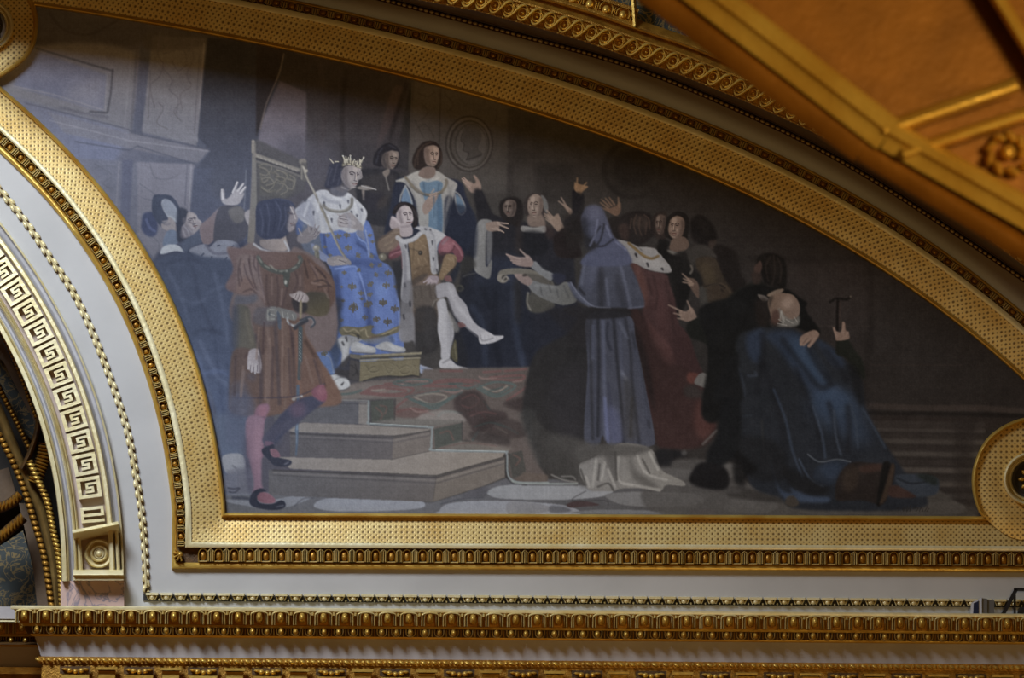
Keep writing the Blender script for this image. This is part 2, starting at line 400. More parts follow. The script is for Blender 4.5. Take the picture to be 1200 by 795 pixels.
def face(x, y, w, h, d=1, rot=0, skin='a08578', dark='2c2020', turn=.3, a=1., oval=True):
    """three-quarter head turned to the side d; w, h half sizes; turn shifts the features"""
    c, s_ = math.cos(math.radians(rot)), math.sin(math.radians(rot))
    def R(u, v): u = u*d*w; v = v*h; return '%.1f,%.1f' % (x+u*c-v*s_, y+u*s_+v*c)
    J = lambda *q: ' '.join(R(*k) for k in q)
    lt, sh = mixc(skin, 'ffe9d0', .28), mixc(skin, dark, .5)
    k = w*VK
    if oval: F(skin, J((-.8, -.6), (-.3, -1), (.4, -.98), (.85, -.55), (.9, 0), (.82, .3), (.62, .75), (.25, 1.), (-.2, .9), (-.6, .5), (-.9, 0)), .4, a)
    F(sh, J((-.95, -.5), (-.5, -.7), (-.45, 0), (-.3, .5), (.05, .95), (-.3, .85), (-.75, .4)), k*.12, .75*a)
    F(lt, J((.1, -.85), (.6, -.8), (.7, -.45), (.2, -.4)), k*.10, .6*a)
    F(lt, J((turn+.32, .02), (.78, .0), (.7, .3), (turn+.3, .25)), k*.09, .45*a)
    F(lt, J((-.15, .1), (.12, .12), (.1, .35), (-.15, .3)), k*.10, .4*a)
    L(dark, J((-.25, -.3), (.0, -.4), (turn-.08, -.3)), k*.13, .75*a, .3); L(dark, J((turn+.2, -.32), (.62, -.36), (.8, -.22)), k*.11, .7*a, .3)
    F(mixc(skin, dark, .6), J((-.22, -.22), (0, -.28), (turn-.1, -.2), (0, -.1)), k*.05, .6*a); F(mixc(skin, dark, .6), J((turn+.22, -.22), (.6, -.26), (.74, -.16), (.55, -.1)), k*.05, .6*a)
    L(dark, J((-.14, -.17), (.12, -.17)), k*.12, .9*a, .2); L(dark, J((turn+.3, -.18), (.62, -.18)), k*.11, .85*a, .2)
    L(sh, J((turn-.02, -.25), (turn+.0, .1), (turn-.04, .28)), k*.10, .7*a, .3); L(lt, J((turn+.1, -.2), (turn+.16, .2)), k*.10, .8*a, .25)
    L(dark, J((turn-.06, .32), (turn+.22, .34)), k*.09, .75*a, .25)
    L(mixc('6a2f2a', dark, .3), J((turn-.2, .56), (turn+.05, .53), (turn+.3, .57)), k*.11, .85*a, .2); L(mixc(skin, '9a4a44', .5), J((turn-.1, .65), (turn+.2, .65)), k*.09, .6*a, .25)
    L(sh, J((turn-.1, .77), (turn+.18, .77)), k*.10, .5*a, .3); L(lt, J((turn-.05, .88), (turn+.2, .86)), k*.10, .4*a, .3)
def noise(seed, n):
    rs = np.random.RandomState(seed)
    g = rs.rand(PH*PS//n+3, PW*PS//n+3).astype(np.float32)
    yy = np.arange(PH*PS)/n; xx = np.arange(PW*PS)/n
    iy = yy.astype(int); ix = xx.astype(int); fy = (yy-iy)[:, None]; fx = (xx-ix)[None]
    fy = fy*fy*(3-2*fy); fx = fx*fx*(3-2*fx)
    A_ = g[iy][:, ix]; B_ = g[iy][:, ix+1]; C_ = g[iy+1][:, ix]; D_ = g[iy+1][:, ix+1]
    return (A_*(1-fx)+B_*fx)*(1-fy)+(C_*(1-fx)+D_*fx)*fy-.5

# ---- ground tone of the hall: painted-in bluish window haze at the left, brown dusk at the right
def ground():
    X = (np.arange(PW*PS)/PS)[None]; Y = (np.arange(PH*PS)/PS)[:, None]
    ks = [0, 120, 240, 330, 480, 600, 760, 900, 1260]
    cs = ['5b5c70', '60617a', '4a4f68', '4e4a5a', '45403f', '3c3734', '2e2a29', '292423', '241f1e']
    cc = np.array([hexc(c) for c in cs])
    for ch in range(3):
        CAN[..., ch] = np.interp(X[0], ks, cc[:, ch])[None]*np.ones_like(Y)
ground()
# ---- hall architecture, left end, arch shade along the top painted in
use(0, 0, 300)
F('605e70', '0,230 620,230 600,640 0,1400', 3, g='200,240 400,700', col2='62688c')
F('3d393d', '60,0 1200,0 1200,190 960,200 640,215 200,225 60,150', 3, .8)
F('47434c', '160,50 330,150 420,170 600,60 900,120 640,235 330,230 180,190', 3, .6)
L('363238', '230,60 300,140 420,160 520,110 600,70', 3, .5, 1)
F('6b6870', '180,215 620,250 610,620 560,600 100,460 20,380', 3, .8)
F('5c6080', '150,230 500,350 480,520 60,400', 2, .9, sm=False)
F('757282', '300,420 480,350 478,515 300,470', 8, .6, sm=False)
L('46454f', '170,225 420,300 525,330', 2.5, .8, .6, sm=False)
L('3f3e4b', '525,325 515,440 500,525 420,520', 2.5, .7, .8, sm=False)
L('7e7a84', '500,345 490,515 250,440 60,400', 1.3, .7, .5, sm=False)
L('47465a', '280,500 400,530 500,545', 3, .5, 1.5)
L('4b4a57', '640,200 610,640', 3, .6, 1.2, sm=False)
L('767380', '610,240 580,600', 2, .5, .8, sm=False)
F('464a62', '655,190 705,190 665,640 615,640', 1, .8, sm=False)
F('666268', '712,165 965,180 915,680 660,615', 1, .95, sm=False, g='800,180 800,640', col2='6f6e7c')
F('4b4546', '690,150 970,170 960,215 690,235', 3, .7)
L('57525a', '745,150 735,250 760,300 740,360 700,400 720,500', 1.2, .8, .5)
L('5a555c', '890,200 900,270 870,350 890,400 840,440 850,510', 1.2, .7, .5)
for s in ('760,320 800,370 790,420 830,460 820,530', '800,280 830,330 870,300', '740,480 760,510 730,570 780,600', '840,480 810,520 840,560', '700,330 690,560', '930,230 905,620', '760,250 850,230 870,290'):
    L('545058', s, 1.1, .7, .5)
L('84808a', '950,200 918,660', 1.4, .6, .6, sm=False)
F('6e6c7c', '220,520 600,620 640,625 975,700 920,760 600,690 300,620', 1.5, .8, sm=False)
L('4a4c63', '120,480 590,600 640,625 975,695', 1.6, .7, .6, sm=False)
L('8b8896', '230,560 600,655 980,705', 1.2, .6, .6, sm=False)
L('474a61', '350,660 600,700 640,680 905,765', 1.6, .7, .7, sm=False)
use(0, 200, 300)
F('64657c', '330,-60 910,-20 880,230 830,330 720,420 620,260 500,120 390,0', 1.5, .9, sm=False)
F('737083', '640,-40 905,-30 885,200 850,320 720,410 640,300', 1.5, .9, sm=False)
F('4f5374', '570,-50 620,-50 600,290 560,200', 1, .8, sm=False)
L('7b7889', '555,-40 540,180', 1.5, .7, .7, sm=False)
L('8a8794', '890,-30 880,200', 1.5, .7, .6, sm=False)
L('55566c', '872,-30 862,160', 1.5, .7, .6, sm=False)
for s in ('440,-30 520,20 480,60 530,90', '430,0 470,-20 540,-20', '700,-30 720,30 780,40 830,20', '670,130 720,140 740,120 780,140', '700,300 740,340 730,390', '650,60 720,110'):
    L('565769', s, 1.2, .6, .6)
# dark blue hanging between the pilaster and the throne
use(0, 0, 300)
F('2f2e36', '965,175 1200,190 1380,240 1200,900 1150,1200 890,1150 915,790 980,700 920,640', 1, 1, sm=False, g='1000,200 1000,900', col2='474d69')
use(160, 200, 180)
F('474d69', '445,-20 860,-20 850,700 300,720 330,380 420,330', 1.5, 1, sm=False, g='600,0 600,500', col2='4d5474')
F('464a60', '600,-20 850,-20 830,250 600,200', 4, .7)
L('8a8fa0', '850,0 838,250 810,460 795,640', 1, .55, .5)
# ---- hangings behind the throne
use(300, 0, 300)
F('312b30', '0,200 140,235 30,560 0,640', 1, 1, sm=False)
F('514854', '110,375 235,430 225,760 0,700 30,560', 1.5, 1, sm=False, g='150,380 120,700', col2='686377')
F('363034', '140,240 500,300 720,370 715,800 240,780 235,430 110,375', 1.5, 1, sm=False, g='400,300 400,800', col2='46424c')
L('6b5e5c', '130,250 105,350 50,480 20,600', 1.6, .8, .5)
L('43393f', '300,300 320,500 290,780', 6, .5, 2)
L('2c2629', '420,330 400,560 420,780', 6, .6, 2)
F('4c3f45', '640,410 690,420 640,560 590,660 560,700 590,560', 1.5, .8)
L('29252a', '700,390 640,580 620,700', 5, .6, 1.5)
F('2b2b2b', '722,375 735,380 715,795 640,780 670,640', 1.5, .7, sm=False)
use(330, 160, 150)
F('4c4a5c', '0,0 330,60 560,180 330,420 0,420', 10, .7)
F('35323a', '560,0 900,60 1180,0 1170,600 700,500 560,300', 6, .6)
# ---- stone wall with portrait roundels
use(300, 0, 300)
F('4e4846', '735,380 1190,490 1190,800 1192,900 705,900 712,795', 1, 1, sm=False, g='760,500 1190,560', col2='433e3b')
L('352e2c', '860,415 850,800', 1.3, .8, .5)
L('5c5551', '728,385 712,795', 1.4, .6, .5)
for s in ('750,430 800,450 830,430', '750,600 790,580 830,640', '880,440 920,490 890,520', '1080,500 1120,520 1110,580', '770,480 800,520 770,560', '740,560 780,640'):
    L('3b3533', s, 1.4, .6, .6)
E('332d2c', 993, 670, 112, 132, 0, .8, .8)
E('514c48', 993, 670, 104, 124, 0, .8)
E('38322f', 993, 672, 94, 112, 0, .8)
E('4a4542', 996, 672, 86, 106, 0, .8)
E('3b3634', 1000, 672, 74, 96, 0, .8, .9)
E('504c4a', 1002, 674, 70, 92, 0, .8)
F('454140', '960,620 975,590 1010,580 1040,600 1050,640 1035,690 1055,720 1000,750 985,745 990,710 965,700 970,670 955,655 965,640', .8, 1)
L('2e2a29', '960,625 955,655 970,672 965,700 990,712 980,745', 1.1, .8, .4)
L('2e2a29', '980,745 1050,722', 1.2, .8, .4)
use(600, 0, 300)
F('36312f', '-20,500 160,540 120,1000 -20,1000', 2, .9, sm=False)
use(540, 200, 150)
F('35302f', '430,-60 500,-60 490,300 430,300', 2, .8, sm=False)
F('3c3735', '505,-60 700,-60 700,260 505,230', 3, .7, sm=False)
F('2c2827', '700,-60 1060,-60 1060,300 700,300', 4, .8, sm=False)
use(640, 190, 180)
E('252120', 670, 60, 240, 230, 0, 2, .8)
E('2f2b29', 675, 60, 210, 200, 0, 2, .8)
E('262221', 680, 50, 160, 150, 0, 2, .7)
F('2f2a29', '560,370 840,360 900,420 640,420 520,470', 4, .8)
F('2c2726', '820,100 1192,140 1192,500 820,380', 5, .6)
use(840, 290, 180)
F('2a2423', '200,90 1192,120 1192,800 650,800 560,300', 6, .8)
L('201c1b', '0,70 560,100 1192,90', 7, .6, 3)
L('1f1a19', '1185,100 1192,800', 9, .7, 3)
F('302827', '560,150 1150,130 1150,620 800,620 600,400', 7, .5)
L('332b29', '780,612 1192,612', 2, .6, 1)
use(900, 400, 300)
L('352c29', '460,300 700,312 1000,312 1190,325', 7, .9, 1.5, sm=False)
L('1a1615', '460,335 900,340 1190,350', 5, .8, 1.5, sm=False)
F('29211f', '440,345 1190,360 1190,420 480,400', 2, .8, sm=False)
for i, (y, c) in enumerate(((385, '2f2927'), (412, '383230'), (445, '2c2624'), (468, '3b3532'), (500, '2a2423'), (525, '3d3835'), (565, '2d2726'), (600, '413b38'), (645, '2e2928'), (665, '3e3936'), (720, '34302f'))):
    L(c, '470,%d 700,%d 870,%d 1000,%d' % (y-4, y, y+3, y+4), 6, .9, 1.6)
L('28211f', '470,400 1000,410', 2, .5, 1)
F('241e1d', '875,360 960,365 950,600 960,800 870,800', 5, .6, sm=False)
L('342b29', '620,345 630,0', 1.5, .2, 1)
L('1d1817', '460,0 460,300', 4, .5, 2)
L('2f2624', '470,112 900,112', 1.6, .7, .8)
# ---- crowd at the far left
use(160, 200, 180)
F('3c4160', '130,700 220,600 380,560 520,480 640,540 800,560 850,700 850,2000 120,900', 2, 1, g='400,600 400,900', col2='46506f')
F('38426e', '60,330 140,330 165,420 150,500 90,510 40,460 40,390', 1)
L('525f96', '75,380 100,440 140,470', 3, .7, 1)
F('3a4361', '130,200 200,185 280,205 340,300 345,400 320,480 230,470 160,400 120,320', .8)
F('7d859b', '205,225 240,222 290,260 325,330 322,395 280,390 225,330 198,265', .6)
F('9ea3b0', '235,350 270,350 318,390 290,395', 1.2, .8)
L('a9adba', '205,232 196,262 225,330 280,392 320,396', .9, .8, .4)
F('8e8288', '250,360 300,400 312,480 260,480 200,450 195,410 240,395', .5)
L('5b5a70', '200,405 230,420 260,415', 1.4, .7, .4)
L('a1959a', '205,395 245,390', 1.6, .8, .4)
F('5f7092', '240,470 312,475 315,570 205,580', .8)
F('30364f', '320,300 400,320 420,500 330,560 310,480', 1, .9)
F('93878e', '395,330 430,322 465,345 470,375 500,395 505,430 470,470 430,500 370,520 350,450 380,400', .6)
F('6c6577', '360,420 400,440 440,490 370,530 340,500', 1.2, .8)
L('534c5e', '425,372 450,368', 1.8, .8, .5)
L('574f60', '400,400 430,410 460,440', 1.6, .7, .6)
L('aea3a6', '460,350 475,378 500,400', 1.6, .7, .5)
F('a9adb9', '200,600 260,572 330,585 370,635 300,625 190,650', .6)
F('4a5675', '350,560 500,480 540,540 420,600 380,640', 1, .9)
F('7e6870', '640,290 720,260 700,340 600,540 520,570 490,440 560,370', .8, 1, g='560,370 700,290', col2='767082')
F('a49ca4', '655,150 680,150 690,220 740,180 775,90 790,90 775,150 825,95 835,105 800,160 845,120 848,135 815,190 835,170 830,200 790,260 720,270 660,240', .5, .85)
for s in ('745,170 782,90', '785,160 828,105', '805,175 842,128', '670,220 662,150'):
    L('b9b3ba', s, 2.1, .8, .3, w2=1.5)
F('49495c', '640,290 740,270 800,280 850,330 870,450 800,560 620,570 600,460', .8)
F('6f6a6c', '720,300 800,275 840,330 830,390 770,410 720,350', 1.5, .8)
F('a59a9e', '840,330 880,300 940,290 930,370 880,400 900,430 880,440 850,390', .6, .85)
F('7b7f96', '415,610 520,570 560,600 640,540 780,560 800,640 750,700 620,725 480,680 430,650', .8)
L('60607a', '540,580 600,640 700,640 790,610', 3.4, .8, .6)
for s in ('630,585 645,580', '505,660 520,645', '690,690 700,675', '580,680 585,668', '740,590 752,585'):
    L('3d4464', s, 2, .8, .3)
F('2f3656', '770,560 850,560 850,720 760,720', 3, .6)
# big blue drapery at the left edge
use(0, 200, 300)
F('3f4a6b', '720,430 860,380 950,400 1110,430 1090,560 1110,800 1100,1600 1060,1560 1000,1100 880,800 780,560', 2, 1, g='800,400 1000,1400', col2='485a86')
for i, s in enumerate(('780,470 830,560 880,700', '900,450 930,600 1000,760', '1000,480 1040,650 1060,800', '760,440 860,410 940,430', '850,600 900,620 950,600', '900,760 960,740 1030,760', '980,560 1040,540')):
    L(('56648a', '333c5c')[i % 2], s, 4, .5, 2)
use(0, 400, 300)
for i, s in enumerate(('900,30 960,200 1000,420', '1000,0 1030,250 1050,500', '930,0 1010,160 1060,200', '950,150 1010,140 1080,160', '1060,100 1075,300 1060,600', '1090,250 1100,500 1090,700')):
    L(('5468a0', '39466c', '5d6c96')[i % 3], s, 4.5, .5, 2)
L('9aa5bf', '1100,0 1080,300 1060,470', .9, .4, .5)
use(240, 490, 180)
F('52607f', '60,0 340,0 330,300 150,295', 3, .8)
F('868894', '140,295 290,285 315,405 240,430 160,420', .8)
L('5f6270', '215,370 245,395', 2, .7, .4)
F('66677a', '160,425 380,400 420,600 180,610', 2.5, .9)
L('34364a', '180,545 230,550 270,545 230,580 190,575', 2, .7, .5)
# ---- floor
use(240, 490, 180)
F('6f7486', '150,595 600,580 1192,610 1192,760 170,760', 2, 1, sm=False)
F('8e94a8', '190,650 300,660 420,690 480,730 200,735', 1)
L('4a4e5f', '190,640 330,660 430,690 500,730', 1.2, .7, .5)
use(340, 420, 300)
F('63646e', '-400,640 0,640 660,672 900,600 1000,560 3000,600 3240,760 -400,740', 1.2, 1, sm=False, g='500,650 2600,650', col2='3a3735')
F('888d9d', '110,690 160,655 300,650 560,660 625,675 600,700 420,712 200,712', .8)
F('888d9d', '-330,660 -100,660 30,640 100,648 0,690 -120,700', .8, .7)
F('868a98', '695,712 730,680 860,665 1060,668 1300,690 1300,740 690,740', .8)
F('84878f', '920,620 980,595 1120,588 1350,592 1500,612 1450,645 1250,660 1000,655 930,640', .8)
F('4c4a55', '800,640 880,600 920,600 910,640 840,650', 1, .6)
L('3d3d4a', '700,680 800,655 900,650', 1.2, .6, .6)
L('3a3a48', '20,690 60,655 110,650', 1.4, .5, .6)
use(600, 450, 240)
F('6b6b6e', '540,655 600,635 800,628 1050,640 1115,670 1090,700 900,718 650,705', .8)
F('676a72', '370,755 430,738 600,732 820,740 900,760', .8)
F('7a7b84', '-20,690 120,692 210,712 225,740 100,760 -20,760', .8)
F('4b3638', '320,700 400,680 510,705 420,715 340,722', .8)
F('45363a', '1020,740 1150,728 1200,750 1100,757', .8)
F('5a5c68', '225,710 320,720 340,745 230,750', 1)
L('38363a', '430,625 350,680 540,680 560,710', 1.2, .6, .6)
use(860, 450, 240)
F('4b4847', '-400,460 60,470 60,560 300,680 600,690 1300,700 1300,770 -400,770', 2, .8, g='0,600 1200,700', col2='35312f')
F('595756', '-70,470 60,480 60,530 -60,540', 1.5, .7)
F('514f4f', '0,670 200,680 260,710 200,750 60,755 -60,730', 1.5, .8)
F('4c4a49', '380,700 560,690 700,690 760,740 700,760 420,758', 1.5, .7)
F('474443', '740,720 1000,700 1300,690 1300,760 740,760', 1.5, .6)
F('2a2726', '0,600 200,640 300,690 120,680 -40,650', 2, .7)
use(600, 450, 240)
F('514f4f', '860,490 1130,515 1100,560 900,550', 1.2, .8)
F('454242', '1000,590 1300,600 1300,640 1000,625', 2, .7)
# ---- throne
use(160, 200, 180)
F('6e6a6f', '900,-120 940,-60 935,300 910,580 860,560 880,300 895,-20', .8, 1, sm=False, g='900,0 900,500', col2='7a7069')
use(240, 160, 180)
F('4d4b52', '365,60 400,20 760,190 800,190 780,420 560,520 380,540 395,300', 1, .9, sm=False)
F('75706c', '365,60 395,45 405,560 370,560', .6, .9, sm=False)
F('817a72', '385,125 560,190 740,250 735,275 390,160', .7, .9, sm=False)
L('3c3a44', '400,172 730,285', 1.5, .8, .5, sm=False)
L('77716c', '400,195 600,250 740,310', 2.4, .7, .6, sm=False)
F('595655', '410,200 720,300 700,420 620,480 420,460', 1.5, .7, sm=False)
for s in ('430,240 480,260 500,320 450,360 440,300', '480,380 540,360 570,300 520,280', '560,310 620,330 600,400 560,430', '640,330 690,350 680,410 640,400', '440,390 490,430 540,420', '560,260 640,290'):
    L('837a68', s, 1.8, .65, .5)
    L('3b393f', s.replace('0 ', '9 '), 1., .5, .5)
E('8d857b', 375, 40, 14, 14, 0, .5)
L('8e8479', '372,60 372,120', 3, .8, .6)
E('77706a', 760, 195, 30, 24, 0, .6)
F('5c585a', '745,215 790,215 790,340 750,330', .8, .9)
L('90887c', '752,225 752,330', 1.6, .7, .5)
# ---- attendant reading behind the king
use(330, 160, 150)
F('2b2a33', '720,320 860,300 1060,320 1110,440 1100,800 780,800 700,560 700,460', 1.5, 1)
F('3b363a', '750,380 960,340 1060,380 1040,540 900,560 780,480', 2.5, .8)
F('24222c', '880,140 960,70 1040,72 1095,130 1095,230 1060,300 960,280 900,280 850,250', .7)
F('66595a', '965,150 1060,140 1088,150 1085,210 1060,260 1000,300 950,280 930,220', .7, 1, g='950,200 1080,200', col2='7d6c66')
F('3e3739', '930,180 990,150 1000,230 990,300 950,290', 1.6, .8)
L('2c2629', '1030,190 1070,200', 2, .8, .4)
L('46393a', '1000,285 1025,293', 1.8, .7, .4)
L('94827a', '1010,205 1000,245', 1.2, .6, .4)
F('74675f', '940,335 1000,300 1005,340 970,380', .6)
L('8f887f', '970,380 985,440 1000,500', 1.5, .7, .4)
F('857a74', '700,480 770,455 860,485 800,500 760,500', .5)
L('a09a9a', '745,460 800,475 880,495', 1.3, .8, .3)
L('8e7c72', '760,510 765,590', 3.5, .8, .6, w2=2)
F('2b2734', '760,560 880,520 980,560 960,640 840,700', 2.5, .7)
F('413734', '900,600 990,540 980,640 900,680', 2.5, .7)
# ---- young lord in blue and white
use(430, 140, 180)
F('23283f', '230,470 330,450 700,470 770,600 850,800 860,1000 180,1000 190,640', 1.2, 1)
F('98948e', '220,480 290,450 400,400 540,400 620,450 700,500 680,570 640,760 560,1000 470,1000 400,800 380,640 300,500', .8, 1, g='300,500 600,900', col2='84817f')
F('4f7192', '415,485 580,485 575,600 590,800 560,1000 540,1000 480,900 480,720 440,600', .7)
F('3c597a', '540,600 580,620 580,1000 555,1000', 1.2, .7)
L('6a8eb0', '505,620 520,780', 3, .6, 1)
F('37618a', '560,620 585,640 575,800 555,800', 1, .5)
L('726450', '300,450 350,510 420,570 500,585 580,560 620,500 615,470', 3.2, .95, .5)
L('3f362e', '330,510 400,570 500,597 590,570', 1.2, .6, .5)
F('53739a', '290,530 315,540 345,620 350,660 270,640 275,590', .6)
L('9b9a98', '300,515 265,590 255,640', 1.8, .8, .5)
L('9b9a98', '300,515 335,590 350,660', 1.6, .8, .5)
F('4d6e90', '690,580 740,630 765,690 730,730 700,700', .6)
L('908f8e', '680,575 700,700 735,740 765,690 720,590 680,560', 1.6, .85, .5)
F('1b2036', '600,640 660,600 700,740 760,800 780,1000 620,1000', 1.5, .7)
F('2c211f', '385,230 440,175 510,168 560,200 585,270 580,340 540,390 470,360 420,390 370,380 350,320', .7)
F('80685f', '450,220 500,205 550,215 560,270 545,320 510,360 465,350 445,290', .6, 1, g='450,280 560,280', col2='97796a')
F('5a4740', '445,230 480,215 475,300 480,350 455,330', 1.6, .7)
L('35241f', '478,252 505,252', 1.8, .85, .4)
L('35241f', '530,252 550,255', 1.6, .85, .4)
L('584339', '515,265 520,295', 1.4, .7, .5)
L('5e3a34', '495,322 530,322', 1.8, .8, .4)
F('796157', '430,380 520,370 530,430 480,460 400,440', .8)
L('a7a39d', '400,445 470,480 560,455', 2.5, .7, .8)
F('8d7164', '470,610 540,580 550,600 500,700 450,740 430,680', .6)
for s in ('490,590 560,560', '480,610 540,590'): L('9c7e6f', s, 2.2, .9, .3, w2=1.5)
L('9d8372', '500,570 520,545', 2, .8, .4)
# raised open hand and dark sleeve
F('262123', '835,570 885,550 930,640 980,740 1020,760 1010,900 900,830 860,700', .8)
F('8b6e60', '740,465 800,480 830,500 845,480 825,440 840,435 880,490 885,545 850,575 800,560 755,500', .5)
for s in ('805,510 738,460', '800,500 750,450', '800,525 745,480'): L('9a7c6d', s, 2, .9, .3, w2=1.3)
# ---- gentlemen of the middle distance
use(540, 200, 150)
F('211f26', '120,200 200,190 260,330 320,420 450,440 600,480 900,560 1000,700 1050,800 1050,2400 0,2400 0,1000 150,560', 2, 1, g='300,500 300,1800', col2='23273a')
F('252b42', '130,900 330,800 500,900 520,1700 200,1780 60,1500', 6, .8)
F('2a3450', '430,900 520,800 600,1000 560,1780 420,1780', 8, .6)
F('211b1b', '360,310 420,255 520,250 575,310 580,440 520,520 380,440', 1)
F('5d4a42', '400,310 450,275 510,290 515,360 490,425 430,415 395,370', .9)
L('2b201e', '445,318 495,322', 2.4, .8, .6)
L('3b2b28', '425,378 450,385', 2, .7, .5)
L('74604f', '440,340 430,372', 1.6, .6, .5)
F('332a2a', '590,280 660,210 760,220 810,300 820,380 770,440 620,420 590,380', .9)
F('626566', '745,230 790,260 815,340 800,400 765,330', .9, .85)
F('846d60', '640,250 700,225 750,250 765,330 745,400 690,440 640,410 620,330', .8, 1, g='640,300 760,340', col2='6a5549')
L('3a2a26', '675,268 720,275', 2.4, .8, .5)
L('3a2a26', '640,270 655,265', 2.2, .6, .5)
L('493530', '645,345 685,350', 2.6, .8, .5)
L('9c8272', '662,280 650,318', 1.8, .6, .5)
F('725c50', '625,420 745,400 790,520 700,530 630,510', 1)
F('7d7a78', '570,515 690,530 785,515 775,580 580,570', .6)
F('191920', '560,580 780,585 800,760 560,780', 2, .8)
F('3f2a25', '790,500 880,560 870,640 800,620', 3, .6)
F('7f7d7c', '150,500 200,455 290,470 290,560 240,560 230,800 240,900 290,830 270,1000 190,980 120,900 130,640', .8, 1, g='150,600 280,600', col2='6b6968')
F('9a9897', '240,560 290,560 285,800 245,870', 1.4, .5)
F('866b5c', '240,490 350,475 360,520 340,560 250,560', .6)
for s in ('340,485 440,495', '350,500 445,540', '330,535 400,575', '300,540 360,560'): L('947868', s, 2.4, .9, .35, w2=1.5)
F('866b59', '800,400 860,430 900,405 950,500 960,540 910,570 860,520', .6)
for s in ('860,440 800,370', '840,450 780,400', '850,480 780,420', '870,510 790,450'): L('8f7361', s, 2.4, .9, .4, w2=1.5)
L('856a59', '925,480 905,405', 2.3, .9, .4, w2=1.5)
F('241a1a', '910,570 970,535 1060,620 1120,800 900,800 860,640', 1.2)
F('7d6353', '955,310 1040,370 1020,410 970,350', .6)
for s in ('1000,360 935,250', '985,340 910,285'): L('8a6f60', s, 2.2, .9, .4, w2=1.4)
F('1b181f', '1045,180 1130,220 1120,320 1060,400 1040,300', .9)
F('8a6340', '1065,120 1120,130 1180,150 1130,200 1120,235 1060,180', .6)
for s in ('1080,160 1085,70', '1120,170 1180,150', '1130,160 1172,110', '1075,150 1065,110'): L('936b45', s, 2.2, .9, .4, w2=1.4)
F('2b2220', '960,420 1110,420 1130,640 1000,640', 4, .7)
use(440, 230, 180)
F('1c2238', '560,100 640,60 780,150 780,470 700,460 600,680 560,500 560,300', 2, .7)
F('35322f', '660,490 740,470 780,540 700,610 670,590', 2, .8)
L('5b5855', '680,625 720,610 770,600', 2, .5, .8)
E('4a473e', 655, 715, 32, 28, 0, .6); E('232228', 655, 715, 18, 15, 0, .6, .7)
F('473225', '1100,220 1130,230 1130,440 1090,420', 4, .4)
use(460, 330, 180)
F('1f2334', '500,100 1000,60 1110,560 1080,660 600,650 480,580', 5, .7)
for i, s in enumerate(('620,200 700,340 720,640', '800,100 790,400 830,640', '940,80 960,400 1010,640', '1000,560 1020,650', '700,60 760,200')):
    L(('2f3a58', '171a28', '34405f')[i % 3], s, 7, .55, 3)
F('2b2521', '940,0 1000,0 990,300 950,300', 4, .6)
F('27262b', '480,380 520,380 590,640 500,640', 3, .6)
# ---- monk's carried scroll
use(570, 270, 180)
F('6f685c', '90,340 130,305 260,295 400,320 500,380 520,440 420,430 320,380 230,345 150,350 120,400 95,390', .6)
F('4a4540', '300,340 480,370 520,450 340,440', 1.4, .7)
E('857b6e', 125, 375, 42, 34, 15, .6)
E('3a3532', 140, 368, 22, 20, 0, .6)
L('a0968a', '120,395 150,360 175,380', 2, .7, .5)
F('4c4942', '315,480 340,500 360,440 480,500 530,590 420,640 340,630 310,580', 1)
L('8b857a', '325,485 315,560 345,620', 2, .6, .7)
# ---- king
use(340, 240, 180)
F('2c2a38', '240,460 420,460 420,780 300,780', 3, .6)
F('56617d', '60,100 240,180 250,400 160,400 100,340 60,200', 1.5, 1)
F('3a56a0', '50,100 110,90 90,200 50,230', 1, .8)
F('3d5aa8', '240,170 450,195 500,180 590,120 640,200 665,330 700,430 780,480 830,600 850,790 880,1200 720,1180 560,1280 300,1250 330,1040 350,800 330,560 290,460 260,400', .9, 1, g='300,600 800,600', col2='4b68bd')
F('4a6bc8', '400,490 500,480 560,560 600,800 600,1100 500,1180 400,1160 420,900 380,640', 1.5, .9)
F('5f82dd', '470,490 530,540 560,700 545,900 500,800 480,620', 3, .6)
F('2c3f86', '540,560 600,700 640,900 650,1150 600,1180 590,900 560,740', 2.5, .7)
F('5678d4', '690,620 760,640 800,760 820,1080 740,1140 680,1000 640,800', 3, .7)
F('638ae6', '640,560 700,600 760,610 740,700 680,720', 3, .5)
F('2a3a78', '330,560 380,560 400,700 380,900 340,1000 330,700', 2.5, .7)
F('30458f', '470,420 700,440 640,500 560,480 470,470', 2, .6)
L('7c9cf0', '350,500 480,478 520,500 560,600 600,760', 2, .6, .8)
L('6f92ea', '780,500 820,600 840,800 850,1000', 2, .5, 1)
L('25346f', '520,300 600,360 680,420', 3, .6, 1.2)
L('87a5ee', '500,180 540,270 590,300 610,400', 1.6, .6, .8)
F('4a6ac4', '560,130 620,180 650,280 660,380 610,340 580,240', 1, .9)
L('9aa0b4', '585,200 610,330 620,400', 1.6, .6, .7)
F('4b6ac6', '280,190 480,200 500,300 560,360 460,400 300,380', 1.6, .7)
L('2c3c7c', '262,190 270,300 290,380', 3, .6, 1)
for x, y, s, r in ((375, 250, 22, -15), (440, 240, 22, 5), (450, 340, 24, 5), (525, 395, 20, 60), (630, 400, 18, 70), (290, 240, 17, 0), (760, 535, 24, 10), (665, 545, 17, 60), (630, 470, 18, 80), (480, 640, 28, 5), (745, 630, 24, 5), (625, 620, 22, -30), (550, 690, 20, 0), (720, 770, 22, 0), (620, 700, 20, -20), (825, 640, 20, 0), (420, 530, 17, 0), (495, 780, 20, 0), (600, 770, 18, -10), (620, 240, 16, -10), (700, 470, 18, -50), (535, 510, 16, -60), (640, 290, 13, 0), (270, 330, 14, 0), (400, 640, 11, 0), (310, 395, 14, 0)):
    fleur(x, y, s, r)
use(350, 350, 180)
